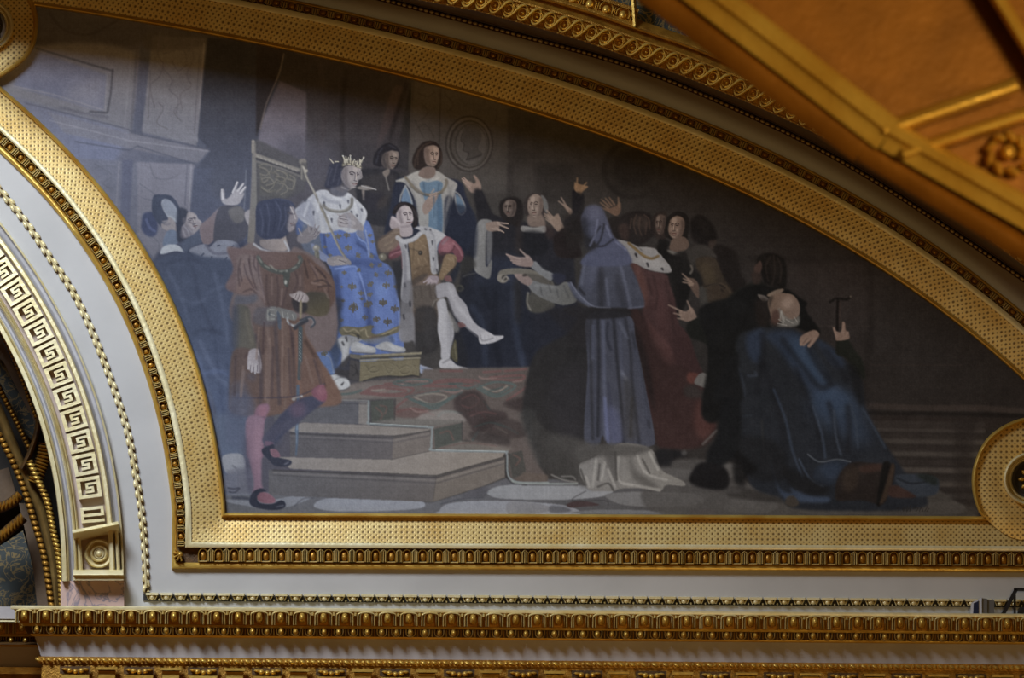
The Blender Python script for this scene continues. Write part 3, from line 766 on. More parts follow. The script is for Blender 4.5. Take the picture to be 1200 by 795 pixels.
for x, y, s, r in ((425, 80, 32, 5), (540, 50, 30, -15), (655, 35, 28, 0), (745, 85, 28, 8), (690, 185, 28, 0), (605, 165, 24, -10), (515, 150, 20, 0), (565, 225, 18, -10), (330, 170, 16, 0), (345, 20, 13, 0), (490, 5, 14, 0)):
    fleur(x, y, s, r, '5e5649')
F('716648', '310,240 360,215 470,225 560,210 570,270 640,270 790,205 785,250 700,290 560,330 480,320 400,290 340,290', .7)
for s in ('350,235 380,260 430,240 470,270', '520,240 530,290 560,300', '650,280 700,260 760,230', '400,270 440,285', '480,250 510,235'):
    L('a8946a', s, 1.6, .8, .5)
for s in ('360,270 420,270 480,300', '560,310 620,300 700,280'): L('413a30', s, 1.8, .6, .6)
F('6e4a3a', '545,300 600,290 640,310 570,330', 1, .6)
F('8c8b90', '290,330 340,290 400,290 480,310 480,330 400,380 390,480 345,535 330,500 335,420 295,370', .7)
F('b4b3b5', '300,320 350,310 390,330 380,420 350,520 340,440 320,390', 1.2, .8)
for s in ('340,340 350,360', '368,300 375,330', '460,285 465,310'): L('3c3a40', s, 2.4, .8, .4)
F('6a7186', '480,330 700,290 740,340 640,350 560,350', 1, .8)
F('3e5590', '700,300 730,290 740,350 715,330', 1, .8)
F('a3a2a5', '410,360 450,335 520,360 590,380 595,420 520,425 410,410', .6)
F('c4c3c5', '440,355 500,360 580,395 500,400', 1.4, .6)
F('a09fa2', '630,350 690,335 760,365 825,385 820,415 740,415 600,385', .6)
F('c2c1c4', '690,350 750,370 815,395 740,400', 1.4, .6)
L('4c4a52', '410,418 590,428', 1.4, .7, .5); L('4c4a52', '640,400 740,420 825,418', 1.4, .7, .5)
use(330, 160, 150)
F('a4a4af', '330,510 420,500 480,550 560,555 610,520 680,570 790,690 780,790 740,860 640,900 540,870 420,900 330,880 120,720 200,620', .8, 1, g='300,550 600,850', col2='adadb4')
F('80839a', '200,600 280,640 320,860 240,800 130,720', 2, .7)
L('737790', '380,560 440,600 540,620', 3, .5, 1.5)
L('757992', '250,600 330,720 350,860', 3, .4, 1.5)
L('c6c6cc', '480,560 560,580 610,540', 3, .6, 1.2)
for s in ('220,600 235,585', '395,615 398,645', '545,640 548,668', '298,700 298,730', '745,680 752,700', '465,770 468,800', '650,700 655,720', '620,600 622,620', '700,730 705,750'):
    L('3b3d50', s, 2.6, .85, .4, w2=1.2)
L('6f6a64', '390,640 430,680 520,700 600,690 650,640 655,580', 3.6, .95, .5)
L('a69e90', '400,660 520,690 610,675 645,630', 1, .6, .4)
F('30334b', '450,260 540,240 580,280 560,440 480,490 400,470 420,380', 1.2, 1)
F('5e5a66', '480,480 600,460 600,540 520,560 450,520', 1, .9)
F('837a7f', '580,290 640,260 730,280 738,320 720,330 725,390 700,410 700,440 660,475 610,470 560,400 555,340', .6, 1, g='560,380 720,360', col2='a3979a')
F('605968', '560,340 600,330 620,420 640,470 590,460', 1.8, .7)
L('413b48', '655,315 700,318', 2, .85, .4)
L('b7abab', '715,330 725,380', 1.8, .7, .4)
L('54424a', '660,415 705,412', 2, .85, .4)
L('574f5a', '690,385 715,392', 1.6, .8, .4)
F('5e594f', '570,240 600,215 640,225 690,245 740,270 735,285 640,262 575,280', .5)
for s in ('600,240 572,178', '640,240 640,175', '655,250 680,215', '720,270 765,190', '735,270 725,210', '610,230 625,195', '480,245 445,205', '500,235 530,235', '700,260 708,225'):
    L('a79f8a', s, 1.7, .85, .35, w2=.9)
for s in ('590,240 600,235', '625,215 650,212', '720,240 745,235', '660,245 700,260'): L('c4bda8', s, 2, .6, .5)
L('77706a', '205,290 230,370 300,510 360,640 440,800', 2.6, .95, .4)
L('b0a794', '215,330 240,400 320,550', 1, .8, .4)
E('a79d8e', 225, 320, 20, 16, 0, .4); L('b9b09f', '212,305 200,280', 1.6, .9, .4)
use(340, 240, 180)
L('7c7366', '240,20 320,200 390,350 430,410 465,460', 2.6, .95, .4)
L('b5a98e', '240,30 320,215 390,360 425,410', .9, .8, .4)
F('8e8488', '370,110 400,75 470,60 520,110 570,170 555,215 500,190 430,175 375,170', .6)
for s in ('500,140 370,75', '500,150 385,95', '480,165 375,115', '470,175 380,150'): L('a0959a', s, 2.6, .9, .35, w2=1.7)
for s in ('440,100 380,88', '450,120 385,106', '450,150 390,135'): L('544c56', s, .9, .7, .3)
F('6c7396', '520,200 570,215 580,280 550,260 515,230', .8)
F('6f7cab', '170,300 240,360 300,410 290,440 240,430 180,360', .9)
F('8d8285', '300,410 380,395 430,410 470,440 465,465 400,470 320,475 285,450', .5)
for s in ('370,420 440,430', '360,435 420,455', '345,445 400,465'): L('9e9292', s, 2.4, .8, .35, w2=1.8)
L('4d4550', '380,430 430,450', .9, .6, .3)
E('857f74', 203, 338, 27, 27, 0, .5); E('b5ada0', 198, 330, 12, 10, 0, .8, .8)
F('6c685c', '190,365 225,365 225,480 200,480', .7)
L('a09a86', '198,370 205,460', 1.2, .7, .5)
E('6a6350', 722, 403, 27, 27, 0, .5); E('a39c88', 718, 398, 10, 10, 0, .8, .7)
F('3c3a3c', '700,430 760,430 790,480 850,800 780,500', 1.5, .6)
# courtier's hand at the far side of the throne
F('7c7279', '100,210 150,170 215,190 200,250 130,300 60,290 60,240', .7)
for s in ('150,210 140,160', '170,220 195,155', '190,220 225,165', '195,240 232,205', '190,260 230,215', '90,240 65,185'): L('897f86', s, 2.6, .9, .35, w2=1.6)
for s in ('160,220 170,180', '185,230 210,185', '190,250 225,212'): L('474354', s, .9, .6, .3)
F('7d6e73', '0,80 40,90 35,160 20,200 0,200', 1, .9)
# ---- seated youth
use(440, 230, 180)
F('2d2c34', '130,480 220,480 240,800 180,800 150,650', 1.5, .9)
F('4e4040', '20,340 60,310 130,280 200,300 210,480 90,500 20,450', 1.5, .9)
F('8b6a45', '255,360 300,350 380,290 420,400 440,560 480,620 400,640 300,690 280,600 270,460', .8, 1, g='280,400 440,500', col2='7c5d3f')
F('6b5038', '300,560 420,560 440,620 300,680', 2, .6)
for s in ('300,380 310,420', '340,340 360,360', '330,480 340,520', '290,500 300,530', '380,480 395,510', '370,380 390,400', '300,600 320,580', '350,560 370,540'): L('a3835a', s, 1.6, .5, .6)
E('2b2626', 348, 440, 16, 18, 0, .4); E('6a5d4c', 346, 438, 8, 9, 0, .4)
L('4a3b30', '250,400 300,415 340,430', 1, .7, .4)
F('6a2f3a', '130,390 180,340 215,400 205,450 130,490 100,470', .7, 1, g='110,480 210,360', col2='9a4c5a')
L('a85c68', '115,465 150,440 200,430', 2.4, .7, .6)
L('4e2530', '130,440 200,410', 1.6, .6, .6)
L('9a4d5a', '205,460 210,560', 1.5, .7, .5)
F('99969c', '170,330 240,350 290,330 360,280 300,240 420,240 550,310 480,380 490,560 460,610 430,580 415,420 380,290 300,350 250,370 270,560 280,800 200,800 210,560 200,420', .7, 1, g='250,400 500,400', col2='a5a2a6')
L('b9b7ba', '240,345 300,335 345,290', 4, .6, 1)
L('75727c', '210,400 230,560 225,780', 3, .5, 1.2)
for s in ('385,255 395,262', '440,350 442,378', '235,380 238,405', '425,260 430,268', '232,675 228,700', '475,570 478,590', '450,480 452,500'): L('35333d', s, 2.2, .85, .4, w2=1.2)
F('8f4452', '490,380 550,310 640,370 685,450 660,510 620,500 600,440 520,460 490,440', .7, 1, g='520,340 660,500', col2='7a3744')
F('b0616c', '530,350 600,360 590,420 520,430', 2, .6)
L('4f232d', '560,450 600,420 620,370', 1.6, .6, .8); L('c0727c', '600,360 650,410 670,460', 1.8, .5, .8)
F('3f2a30', '500,440 570,450 520,520 490,520', 1.5, .7)
F('8b6a45', '540,460 600,450 630,480 620,540 560,600 520,650 490,630 510,560', .6)
for s in ('560,480 590,500', '540,560 570,580', '600,480 610,510', '530,600 545,620'): L('a98a60', s, 1.5, .5, .5)
L('5a4130', '620,490 615,550 540,640', 1.6, .6, .7)
F('7d4a4c', '540,620 580,620 595,665 540,655', .8)
F('7c6150', '280,690 400,610 500,640 500,800 480,1000 300,1050 270,900', 1, 1, g='300,700 480,900', col2='6a5647')
F('4a3d36', '270,660 380,600 400,620 290,700', 1, .7)
for s in ('320,720 380,700', '330,780 420,760', '340,860 450,840', '320,900 440,900'): L('8d7360', s, 2, .4, 1)
F('98828a', '400,640 440,615 490,630 480,680 440,700 410,690', .6)
for s in ('430,650 395,690', '440,660 415,712', '455,660 430,715', '470,660 450,690', '420,640 375,670'): L('aa949a', s, 2.4, .9, .35, w2=1.6)
for s in ('430,670 412,700', '447,670 432,705'): L('5d4a50', s, .8, .6, .3)
# head
F('241c20', '130,130 170,60 240,45 300,80 330,160 320,230 290,240 270,160 200,120 160,140', .7)
F('b09da2', '165,130 200,90 260,80 285,110 290,150 295,180 270,220 230,240 190,220 165,180', .6, 1, g='170,150 290,170', col2='bda8aa')
F('8a767c', '165,150 190,150 200,220 175,210', 1.6, .6)
L('4a3b42', '195,147 225,145', 1.7, .85, .35); L('4a3b42', '258,128 278,126', 1.5, .85, .35)
L('7a5a62', '245,175 265,180', 1.6, .8, .35)
L('8f4f58', '250,205 278,200', 1.8, .85, .35)
L('806c72', '250,140 262,175', 1, .5, .4)
F('251d21', '265,70 320,110 330,220 290,238 300,170 280,110 250,80', .8)
F('9a888c', '190,235 270,225 285,290 220,310 185,290', .8)
F('9b878b', '125,160 160,170 210,220 210,260 150,270 110,230', .6)
L('ab989c', '130,165 165,190 205,230', 2.6, .9, .4, w2=3)
F('7d6350', '80,300 150,250 210,265 200,320 160,400 80,440 30,420 20,350', 1, .9)
for s in ('60,330 120,310', '70,380 130,350', '120,290 180,280', '90,420 130,390', '150,320 120,360'): L('967a5c', s, 1.6, .5, .6)
L('4b3a34', '30,340 100,290 140,260', 1.5, .6, .7)
E('756d5a', 55, 472, 30, 28, 0, .5); E('b7ae98', 50, 466, 10, 10, 0, .7, .7)
# legs in pale hose
use(460, 330, 180)
F('46423f', '160,40 340,60 330,200 240,240 170,200', 1.4, .7)
F('67574c', '160,60 330,20 340,120 310,190 240,230 180,190', 1.2, .8)
L('8f8072', '310,200 330,150 400,120', 1.6, .7, .6)
F('322e30', '170,230 340,220 350,520 180,540', 2, .8)
F('3f3b3d', '240,260 330,250 320,500 260,500', 2.5, .6)
F('969199', '330,40 400,10 470,20 510,110 570,180 610,280 660,340 740,390 790,430 740,470 680,470 660,420 560,350 490,280 450,190 420,120 350,130', .6, 1, g='400,50 700,400', col2='a5a2ab')
F('b9b6bd', '420,20 470,60 500,150 580,260 640,330 560,280 480,180', 2, .6)
L('6b6872', '430,140 480,260 560,345 660,430', 2, .6, 1)
F('a9a6ad', '345,170 375,135 410,145 430,230 470,330 475,420 450,520 440,600 380,600 375,500 350,380 355,260', .6)
F('908d96', '430,240 472,340 470,430 445,560 430,400', 1.6, .7)
F('bebbc1', '365,160 390,160 395,300 400,420 370,360', 2.2, .5)
F('b0adb3', '370,610 440,600 500,650 585,675 580,695 520,700 440,680 370,670', .6)
L('6b6870', '390,635 430,610 450,610', 1.4, .7, .4); L('595660', '440,685 520,702 585,695', 1.4, .7, .4)
F('b2afb6', '680,410 730,390 790,420 855,420 855,440 780,475 690,485 670,450', .6)
L('6c6972', '680,415 700,460 780,440', 1.4, .6, .4)
F('8a4c4a', '505,320 540,320 570,345 520,360', .8, .8)
F('8a857f', '430,230 480,290 520,370 480,390', 1, .7)
F('5b5334', '455,540 490,450 505,620 465,600', .8, .9)
L('857b58', '480,480 495,600', 1.2, .6, .5)
F('8e95b0', '210,650 240,655 320,685 280,700 220,715', .7)
L('5d7bb4', '215,670 260,690', 2.5, .7, .6); L('6a87bd', '225,700 290,690', 2, .6, .6)
F('878187', '60,300 160,250 175,540 160,460 60,460', 1, .9)
F('74717a', '100,0 150,20 160,250 150,450 70,455 60,300 70,100', 1, .8, g='100,50 120,450', col2='7d7a80')
for s in ('85,260 90,290', '135,160 138,190', '95,20 98,40'): L('35333d', s, 2.4, .8, .4)
# ---- dais carpet and steps
use(340, 420, 300)
F('6e6059', '170,150 330,110 610,85 620,50 1120,40 1090,240 1160,500 1200,560 1030,575 1000,440 820,380 650,430 640,320 480,300 490,190 360,185 170,195', 1.2, 1, sm=False, g='300,120 1100,300', col2='5d4f4a')
F('786b64', '170,155 320,120 560,120 480,185 170,190', 2, .7)
for s in ('330,165 410,130 570,140 520,175 340,165', '350,160 420,140 540,150 490,168 360,160', '620,130 720,100 870,105 840,130 620,130', '640,122 740,108 850,112', '930,90 1080,80 1070,100 940,100', '560,175 680,150', '1010,195 1080,150 1110,120', '490,230 560,180 620,160', '500,250 580,235 670,265', '830,260 880,250 950,330', '1000,60 1100,50', '700,60 800,60', '440,120 560,110', '900,65 980,60'):
    L('7b4a48', s, 1.8, .75, .6)
for s in ('480,115 520,105 640,100 650,115 530,128 480,115', '540,180 620,215 670,235 730,200 800,155 720,150 620,165 540,180', '870,140 960,180 1050,130 960,110 880,135', '690,270 720,250 800,255', '850,380 900,310 960,300 1060,350', '330,150 280,165 200,170', '560,190 660,225 760,175', '890,140 960,170 1020,135', '780,130 830,140 880,120'):
    L('4f615e', s, 2, .75, .6)
for s in ('580,180 660,215 730,180 660,165 590,175', '900,135 960,155 1010,130', '380,150 440,145', '900,350 950,320 1010,350'): L('8d7f70', s, 1.8, .6, .6)
for s in ('330,165 410,130 570,140 520,175 340,165', '350,160 420,140 540,150 490,168 360,160', '620,130 720,100 870,105 840,130 620,130', '640,122 740,108 850,112', '930,90 1080,80 1070,100 940,100', '560,175 680,150', '1010,195 1080,150 1110,120', '490,230 560,180 620,160', '500,250 580,235 670,265', '830,260 880,250 950,330', '1000,60 1100,50', '700,60 800,60', '440,120 560,110', '900,65 980,60'):
    L('7b4a48', s, 2.6, .6, .5)
for s in ('480,115 520,105 640,100 650,115 530,128 480,115', '540,180 620,215 670,235 730,200 800,155 720,150 620,165 540,180', '870,140 960,180 1050,130 960,110 880,135', '690,270 720,250 800,255', '850,380 900,310 960,300 1060,350', '330,150 280,165 200,170', '560,190 660,225 760,175', '890,140 960,170 1020,135', '780,130 830,140 880,120'):
    L('4f615e', s, 2.8, .6, .5)
for s in ('580,180 660,215 730,180 660,165 590,175', '900,135 960,155 1010,130', '380,150 440,145', '900,350 950,320 1010,350'): L('8d7f70', s, 1.8, .6, .6)
F('6b4440', '490,235 640,240 600,275 490,270', 1.4, .6)
F('3c2c2d', '760,205 790,165 860,150 900,180 930,235 1000,250 1010,280 960,300 940,330 860,345 830,300 780,255', 1.6, .75)
F('3a2e2d', '870,300 960,270 1070,300 1100,360 1000,375 900,350', 2, .7)
for s in ('800,190 850,170 880,200 840,230 800,220', '840,270 900,250 960,260'): L('623d3b', s, 1.8, .8, .6)
for s in ('860,320 930,300 1000,320', '900,200 930,240'): L('33413f', s, 1.8, .7, .6)
F('3a2c2c', '990,210 1100,180 1090,250', 2.5, .8)
F('4f3c39', '820,200 880,180 920,220 860,240', 3, .6)
F('332b2b', '850,340 1010,370 1020,400 960,400 850,380', 2, .6)
F('8e847d', '590,280 640,250 760,245 820,290 760,295 600,290', 1.2, .7)
F('4b4e47', '375,200 480,190 485,290 380,300', .8, 1, sm=False)
F('4a4d47', '670,330 800,300 800,390 675,425', .8, 1, sm=False)
F('484540', '1015,445 1080,430 1100,540 1035,560', .8, 1, sm=False)
for s in ('400,230 430,260 420,285', '420,220 450,230 440,260', '700,350 740,340 760,380', '1040,450 1070,470 1050,500'): L('714a42', s, 2.2, .6, .6)
F('6d6760', '370,300 490,280 800,290 790,300 660,320', 1, .9, sm=False)
F('776c62', '670,425 800,385 1040,420 1000,440', 1, .8, sm=False)
F('635247', '1040,575 1090,530 1200,545 1200,585', 1, .9, sm=False)
L('6b4a44', '700,420 820,395 960,410', 2, .5, .8)
L('3c3a3a', '490,190 486,290', 1.4, .7, .5); L('3c3a3a', '800,295 802,385', 1.4, .7, .5)
# steps
F('57565f', '-100,195 370,200 365,300 370,310 60,300 -60,330', 1, 1, sm=False)
F('7b726d', '320,205 365,205 365,312 318,305', .6, 1, sm=False)
L('86827f', '150,192 360,198', 1.6, .8, .5, sm=False)
L('3d3c45', '150,208 355,213', 1.2, .6, .6, sm=False)
F('7f7672', '-40,330 60,300 380,312 650,325 650,340 480,360 20,345', .8, 1, sm=False, g='0,320 600,330', col2='83776e')
F('565259', '0,345 480,365 475,470 0,460', .8, 1, sm=False, g='0,400 470,400', col2='5c5557')
F('6f635c', '480,368 650,335 660,430 475,470', .8, 1, sm=False)
L('3a373d', '0,350 482,372 652,338', 1.3, .8, .5, sm=False)
L('827a78', '0,362 482,384 650,350', 1, .5, .5, sm=False)
L('45414a', '0,372 482,394 650,360', 1, .5, .5, sm=False)
F('857b76', '-60,460 475,472 660,432 1000,440 990,460 680,545 0,515', .8, 1, sm=False, g='0,480 900,460', col2='85786c')
F('5d5a60', '-100,520 680,550 665,670 -100,640', .8, 1, sm=False, g='0,580 660,600', col2='625a58')
F('6f6359', '682,552 1000,462 1000,555 900,595 665,670', .8, 1, sm=False)
L('3a363a', '-80,522 682,556 996,468', 1.6, .85, .5, sm=False)
L('857c78', '-80,534 682,570 996,482', 1.1, .5, .5, sm=False)
L('433f45', '-80,545 682,582 996,492', 1.1, .6, .5, sm=False)
L('7b878a', '366,200 366,285 385,308 640,322 660,330 658,410 680,430 980,436 1008,445 1012,530 1030,565 1080,580 1200,580', 2.3, .95, .4)
L('2d2b30', '375,312 640,328', 1, .6, .5); L('2d2b30', '1005,450 1006,540 1030,578 1100,590', 1, .7, .5)
L('a3afae', '375,303 640,317', .8, .7, .3); L('a3afae', '680,427 1000,434', .8, .7, .3)
# ermine tail of the mantle and footstool
use(350, 350, 180)
F('b0b0b2', '185,600 300,590 355,600 395,650 390,690 330,710 230,700 205,640', .6)
L('5b5a60', '205,640 240,660 300,620 350,610', 1.4, .5, .7); L('3f3d42', '205,705 330,715 395,690', 1.2, .7, .5)
for s in ('215,625 228,650', '335,670 350,650'): L('2f2d33', s, 2.4, .9, .4, w2=1)
F('373338', '285,545 400,430 480,440 470,645 400,630 300,600', 1, .9, sm=False)
F('6c6353', '395,430 490,440 960,415 945,440 480,475 400,460', .6, 1, sm=False)
F('988a66', '480,440 955,418 950,430 490,452', .5, 1, sm=False)
L('3a352f', '480,468 945,445', 1.3, .9, .4, sm=False)
L('a1926c', '480,482 940,462', 2, .9, .4, sm=False)
F('7b6d4b', '475,492 940,470 935,605 880,595 800,605 700,600 600,610 500,640 470,645', .6, 1, sm=False)
F('494344', '400,475 475,490 470,645 390,620', .6, 1, sm=False)
for s in ('520,520 560,570 620,560 640,510', '660,510 700,580 740,520 700,500', '760,520 800,580 860,570 890,500', '540,560 580,530 610,540', '780,550 830,520 860,530', '690,540 720,550', '510,600 560,590', '900,520 910,580'):
    L('4a4132', s, 1.3, .7, .4)
    L('a39466', s.replace('0 ', '6 '), 1., .6, .4)
L('302c2c', '500,642 600,612 700,602 800,608 880,598 935,608', 1.3, .8, .4)
for s in ('410,520 450,560 420,600', '440,510 460,600'): L('2f2b2d', s, 1.2, .7, .4)
# hanging mantle edge between guard and king
F('4964b4', '70,180 110,230 160,300 200,380 240,430 270,520 275,585 200,590 170,480 90,350', .9, 1, g='100,250 240,560', col2='4a6cae')
F('98989f', '35,100 60,130 110,150 115,200 90,240 85,350 60,330 40,200', .7)
L('8d8f9b', '210,440 250,470 272,580', 1.4, .6, .6)
for x, y in ((130, 290), (150, 380), (200, 430)): fleur(x, y, 22, -20, '5b5340')
for s in ('60,170 55,200', '60,280 66,300'): L('35343c', s, 2, .8, .4)
F('2c3348', '200,100 300,60 330,200 300,300 330,420 280,560 250,440 170,280', 2, .8, g='220,200 300,500', col2='344669')
L('3d5b99', '240,220 240,380', 3.5, .6, 1.5)
L('7d7558', '130,135 130,240', 1.8, .9, .4)
F('2f2d33', '190,0 340,0 320,100 200,120', 2.5, .6)
# ---- guard in red-brown tunic
use(160, 200, 180)
F('77605f', '800,640 830,590 900,560 1000,620 1180,630 1250,600 1500,800 1500,1400 780,1200 760,900', 1.4, 1)
F('384064', '960,280 1030,230 1100,215 1200,240 1230,300 1200,420 1120,480 1040,540 960,510 930,450', .8)
F('4c5168', '1060,250 1150,240 1200,290 1180,400', 4, .5)
F('968a90', '1150,290 1200,270 1215,330 1235,380 1210,440 1180,430 1160,380', .8)
F('877878', '960,540 1050,530 1140,470 1160,520 1175,610 1100,630 980,600', .9, 1, g='980,540 1160,560', col2='a08c86')
L('aaabb5', '910,570 980,615 1080,635 1180,628 1150,550', 2.4, .9, .5)
use(240, 160, 180)
F('343b5c', '400,540 440,500 560,490 640,520 690,560 700,640 660,720 600,790 480,790 410,760 395,640', .8)
F('8f8288', '640,555 685,545 705,590 725,640 700,690 690,720 650,740 620,690 630,620', .6, .9)
L('4b4456', '665,600 695,602', 1.8, .8, .4); L('584a58', '672,690 700,685', 1.6, .8, .4)
F('343a58', '600,520 660,520 660,600 640,700 650,760 600,740', 1, .9)
use(240, 300, 180)
F('75585a', '170,-60 270,-60 430,-40 760,-20 860,60 990,180 1010,300 990,380 900,460 780,450 700,430 480,400 460,370 400,300 330,310 240,290 160,240 220,100', 1.2, 1, g='200,100 900,200', col2='6d4b3f')
F('6f5048', '430,30 560,120 760,60 760,300 660,420 500,420 460,300 440,160', 2, .8, g='500,100 650,400', col2='5d443f')
F('7f6665', '260,0 390,10 440,180 450,330 400,290 330,300 250,270 250,120', 1.8, .9)
F('855f55', '270,190 330,160 400,240 330,300 250,285', 2.5, .7)
for s in ('390,0 380,60 400,120', '410,50 420,160 460,300', '300,60 330,160 380,250', '270,100 290,200', '340,20 360,140'): L('523c44', s, 1.8, .6, 1)
for s in ('430,170 465,360', '330,50 370,190'): L('917473', s, 2, .5, 1)
F('6e4a3d', '760,0 860,60 990,180 1000,350 900,270 780,280 770,120', 1.5, .9)
F('805a48', '840,170 930,150 990,200 980,260 900,230', 2.5, .7)
for s in ('850,200 920,190 980,240', '880,240 960,230', '770,40 800,170', '860,90 940,170'): L('44302f', s, 2.2, .7, .9)
L('967062', '830,210 900,225', 2.6, .5, 1)
# collar chain
L('4e5450', '415,10 450,70 530,115 620,125 700,95 745,40 735,10', 5, .9, .6)
for s in ('420,15 440,50', '465,75 500,95', '520,90 560,115', '580,120 620,120', '680,100 710,85', '725,60 740,30', '505,75 525,85'): L('92917f', s, 1.6, .7, .4)
F('4c4f4a', '605,125 660,125 655,200 640,245 615,220 610,160', .6)
E('a8a69a', 628, 205, 10, 18, 0, .5); E('86877d', 635, 118, 10, 9, 0, .4)
# cuffs and hand on the sword
F('4b4238', '780,290 880,280 960,310 960,440 880,470 780,440 760,380', 1.2, 1, g='800,300 860,420', col2='5e5138')
F('2c2a33', '680,330 790,370 780,440 700,430', 1.5, .8)
F('9c8a88', '655,300 700,290 735,270 790,300 808,335 790,360 730,355 690,335', .5)
for s in ('700,300 690,322', '725,290 705,335', '750,290 730,350', '775,310 755,355'): L('ad9a97', s, 2.2, .8, .35)
for s in ('712,300 700,330', '737,300 720,345', '762,310 745,352'): L('5d4c50', s, .8, .7, .3)
F('8f7c5a', '735,360 755,360 750,490 735,490', .6)
# forearm at his side
F('55586b', '240,310 330,310 400,300 390,360 240,380', 1.6, .8)
F('5a564f', '235,400 300,380 350,420 360,520 400,640 415,720 350,735 290,740 230,740 220,560', 1.2, 1, g='240,500 380,520', col2='635a4e')
F('3f4560', '215,380 260,420 250,740 200,760 200,500', 2.5, .7)
L('766a57', '320,440 340,560 370,690', 4, .5, 1.6)
# belt and skirt
F('634a45', '380,480 500,430 700,470 770,520 780,600 850,720 900,820 960,900 1060,1140 760,1180 470,1250 220,1220 190,1100 220,740 400,740 440,800 380,560', 1.4, 1, g='200,900 900,1000', col2='7b5240')
F('545062', '200,1000 330,1000 320,1240 200,1220', 4, .7)
for i, s in enumerate(('400,620 440,900 430,1150', '480,500 500,800 480,1200', '545,500 560,760 580,1150', '620,510 640,800 620,1180', '700,560 720,800 740,1080', '780,660 850,780 930,1020', '300,900 280,1100 300,1220', '680,600 690,900 700,1150')):
    L(('4a3c44', '83645a', '473b45', '7a5a4e', '8a5a48', '4a302a', '766466', '503b3c')[i], s, 4.2, .6, 1.4)
F('5b5560', '390,420 440,400 560,410 540,540 380,520', 1.6, .8)
F('74716f', '485,410 550,395 700,440 705,500 640,490 560,470 545,500 480,500', .6)
for s in ('490,420 490,495', '505,415 545,420', '500,450 540,460', '510,490 540,490', '560,430 580,470', '600,430 610,480', '640,445 650,480', '680,455 690,490'): L('9d9a93', s, 1.2, .7, .35)
F('4a5468', '560,430 590,470 595,560 570,560', .6)
E('3c4450', 500, 450, 9, 12, 0, .4, .7)
# sword hilt and scabbard
L('9a9a9c', '640,480 650,520 700,540 760,500 820,480 850,510 830,550', 2.4, .8, .4)
L('2d3444', '700,560 740,530 790,500', 5, .8, .5); L('aeb2b6', '640,500 660,530 690,545', 1.6, .8, .4)
L('2b3446', '740,500 820,475 855,520 825,555', 2.2, .8, .4)
L('3f525c', '742,560 740,800 735,950', 5, .95, .5)
for i in range(9): L('99a29c', '%d,%d %d,%d' % (735, 590+i*26, 742, 606+i*26), 1.1, .7, .35)
use(240, 400, 180)
L('445a78', '722,350 722,500 712,700', 3.6, .95, .5); L('7089a8', '722,470 715,700', 1, .7, .4)
use(240, 490, 180)
L('445a78', '715,100 715,180 708,290', 3.4, .95, .5, w2=1.6); L('7b90ad', '716,0 712,200', 1, .6, .4)
use(240, 400, 180)
F('765144', '740,180 860,130 930,330 860,350 760,385', 1.2, .8)
L('a08f86', '680,450 700,440 750,425', 2.2, .8, .5); E('a9a5a0', 752, 427, 9, 9, 0, .4); E('8f8b85', 692, 452, 12, 12, 0, .4)
L('35304a', '240,440 500,440 740,420 930,330', 1.6, .6, 1)
F('a2949a', '350,70 410,60 425,100 440,180 435,230 420,250 340,220 330,150', .6)
for s in ('350,160 338,215', '370,180 362,238', '395,180 390,252', '420,170 425,240'): L('ab9ea3', s, 2.7, .95, .35, w2=2)
for s in ('357,190 352,230', '382,200 377,240', '407,190 407,235'): L('5d5160', s, .9, .6, .3)
F('4a4b65', '340,250 400,260 380,310 330,290', 3, .5)
# legs
F('4b5476', '190,440 380,450 380,800 180,800', 4, .6)
F('3d3f5c', '460,800 540,640 640,520 760,440 900,420 930,470 840,540 740,620 620,720 540,800', 1.4, 1)
F('864559', '840,370 910,335 940,380 948,440 920,470 870,450 830,410', 1, 1, g='850,380 940,440', col2='8f4257')
F('a55a6a', '870,370 920,360 935,410 890,420', 2.5, .6)
F('6b4a66', '660,500 760,470 780,560 700,600', 4, .6)
F('7f4a60', '400,520 440,490 490,488 500,530 470,600 450,700 450,900 330,900 340,740 370,640', 1, 1, g='340,700 450,700', col2='85566f')
F('a0596c', '420,520 480,500 480,560 440,600', 2.5, .6)
L('5b3c56', '420,600 460,590', 2.4, .6, 1); L('b0a4aa', '390,628 415,628', 1.6, .7, .4)
F('3a4160', '470,800 520,680 560,640 600,800', 3, .4)
use(240, 490, 180)
F('805a72', '330,0 450,0 450,150 440,300 440,500 450,550 410,600 370,600 380,500 350,360 320,200', 1, 1, g='320,200 450,200', col2='8a6078')
F('a06f84', '380,100 430,60 430,300 410,480 390,300', 3, .5)
F('45435f', '310,100 340,280 370,480 350,600 300,300', 2.5, .6)
F('44445f', '450,150 540,60 700,0 760,0 700,60 560,140 540,210 460,200', 1.4, .9)
F('835265', '500,230 560,250 585,300 540,310 510,280', .7); F('6f4a66', '470,180 530,190 520,215 470,215', .9, .8)
F('2f3248', '445,240 500,215 530,205 540,235 505,245 520,300 580,310 665,330 670,360 620,380 540,370 500,330 450,280', .6)
L('76778c', '620,360 650,345', 1.6, .6, .5)
F('834a5b', '400,600 440,575 500,590 550,640 520,665 430,655', .7, 1, g='400,620 540,640', col2='96566a')
F('2b2f45', '350,620 380,570 440,545 475,570 430,580 405,620 430,660 520,668 590,640 625,660 620,695 560,715 460,710 360,680', .6)
L('2c3049', '220,620 340,630 400,680', 4, .6, 1.5)
L('6c6e84', '560,690 610,680', 1.6, .6, .6)
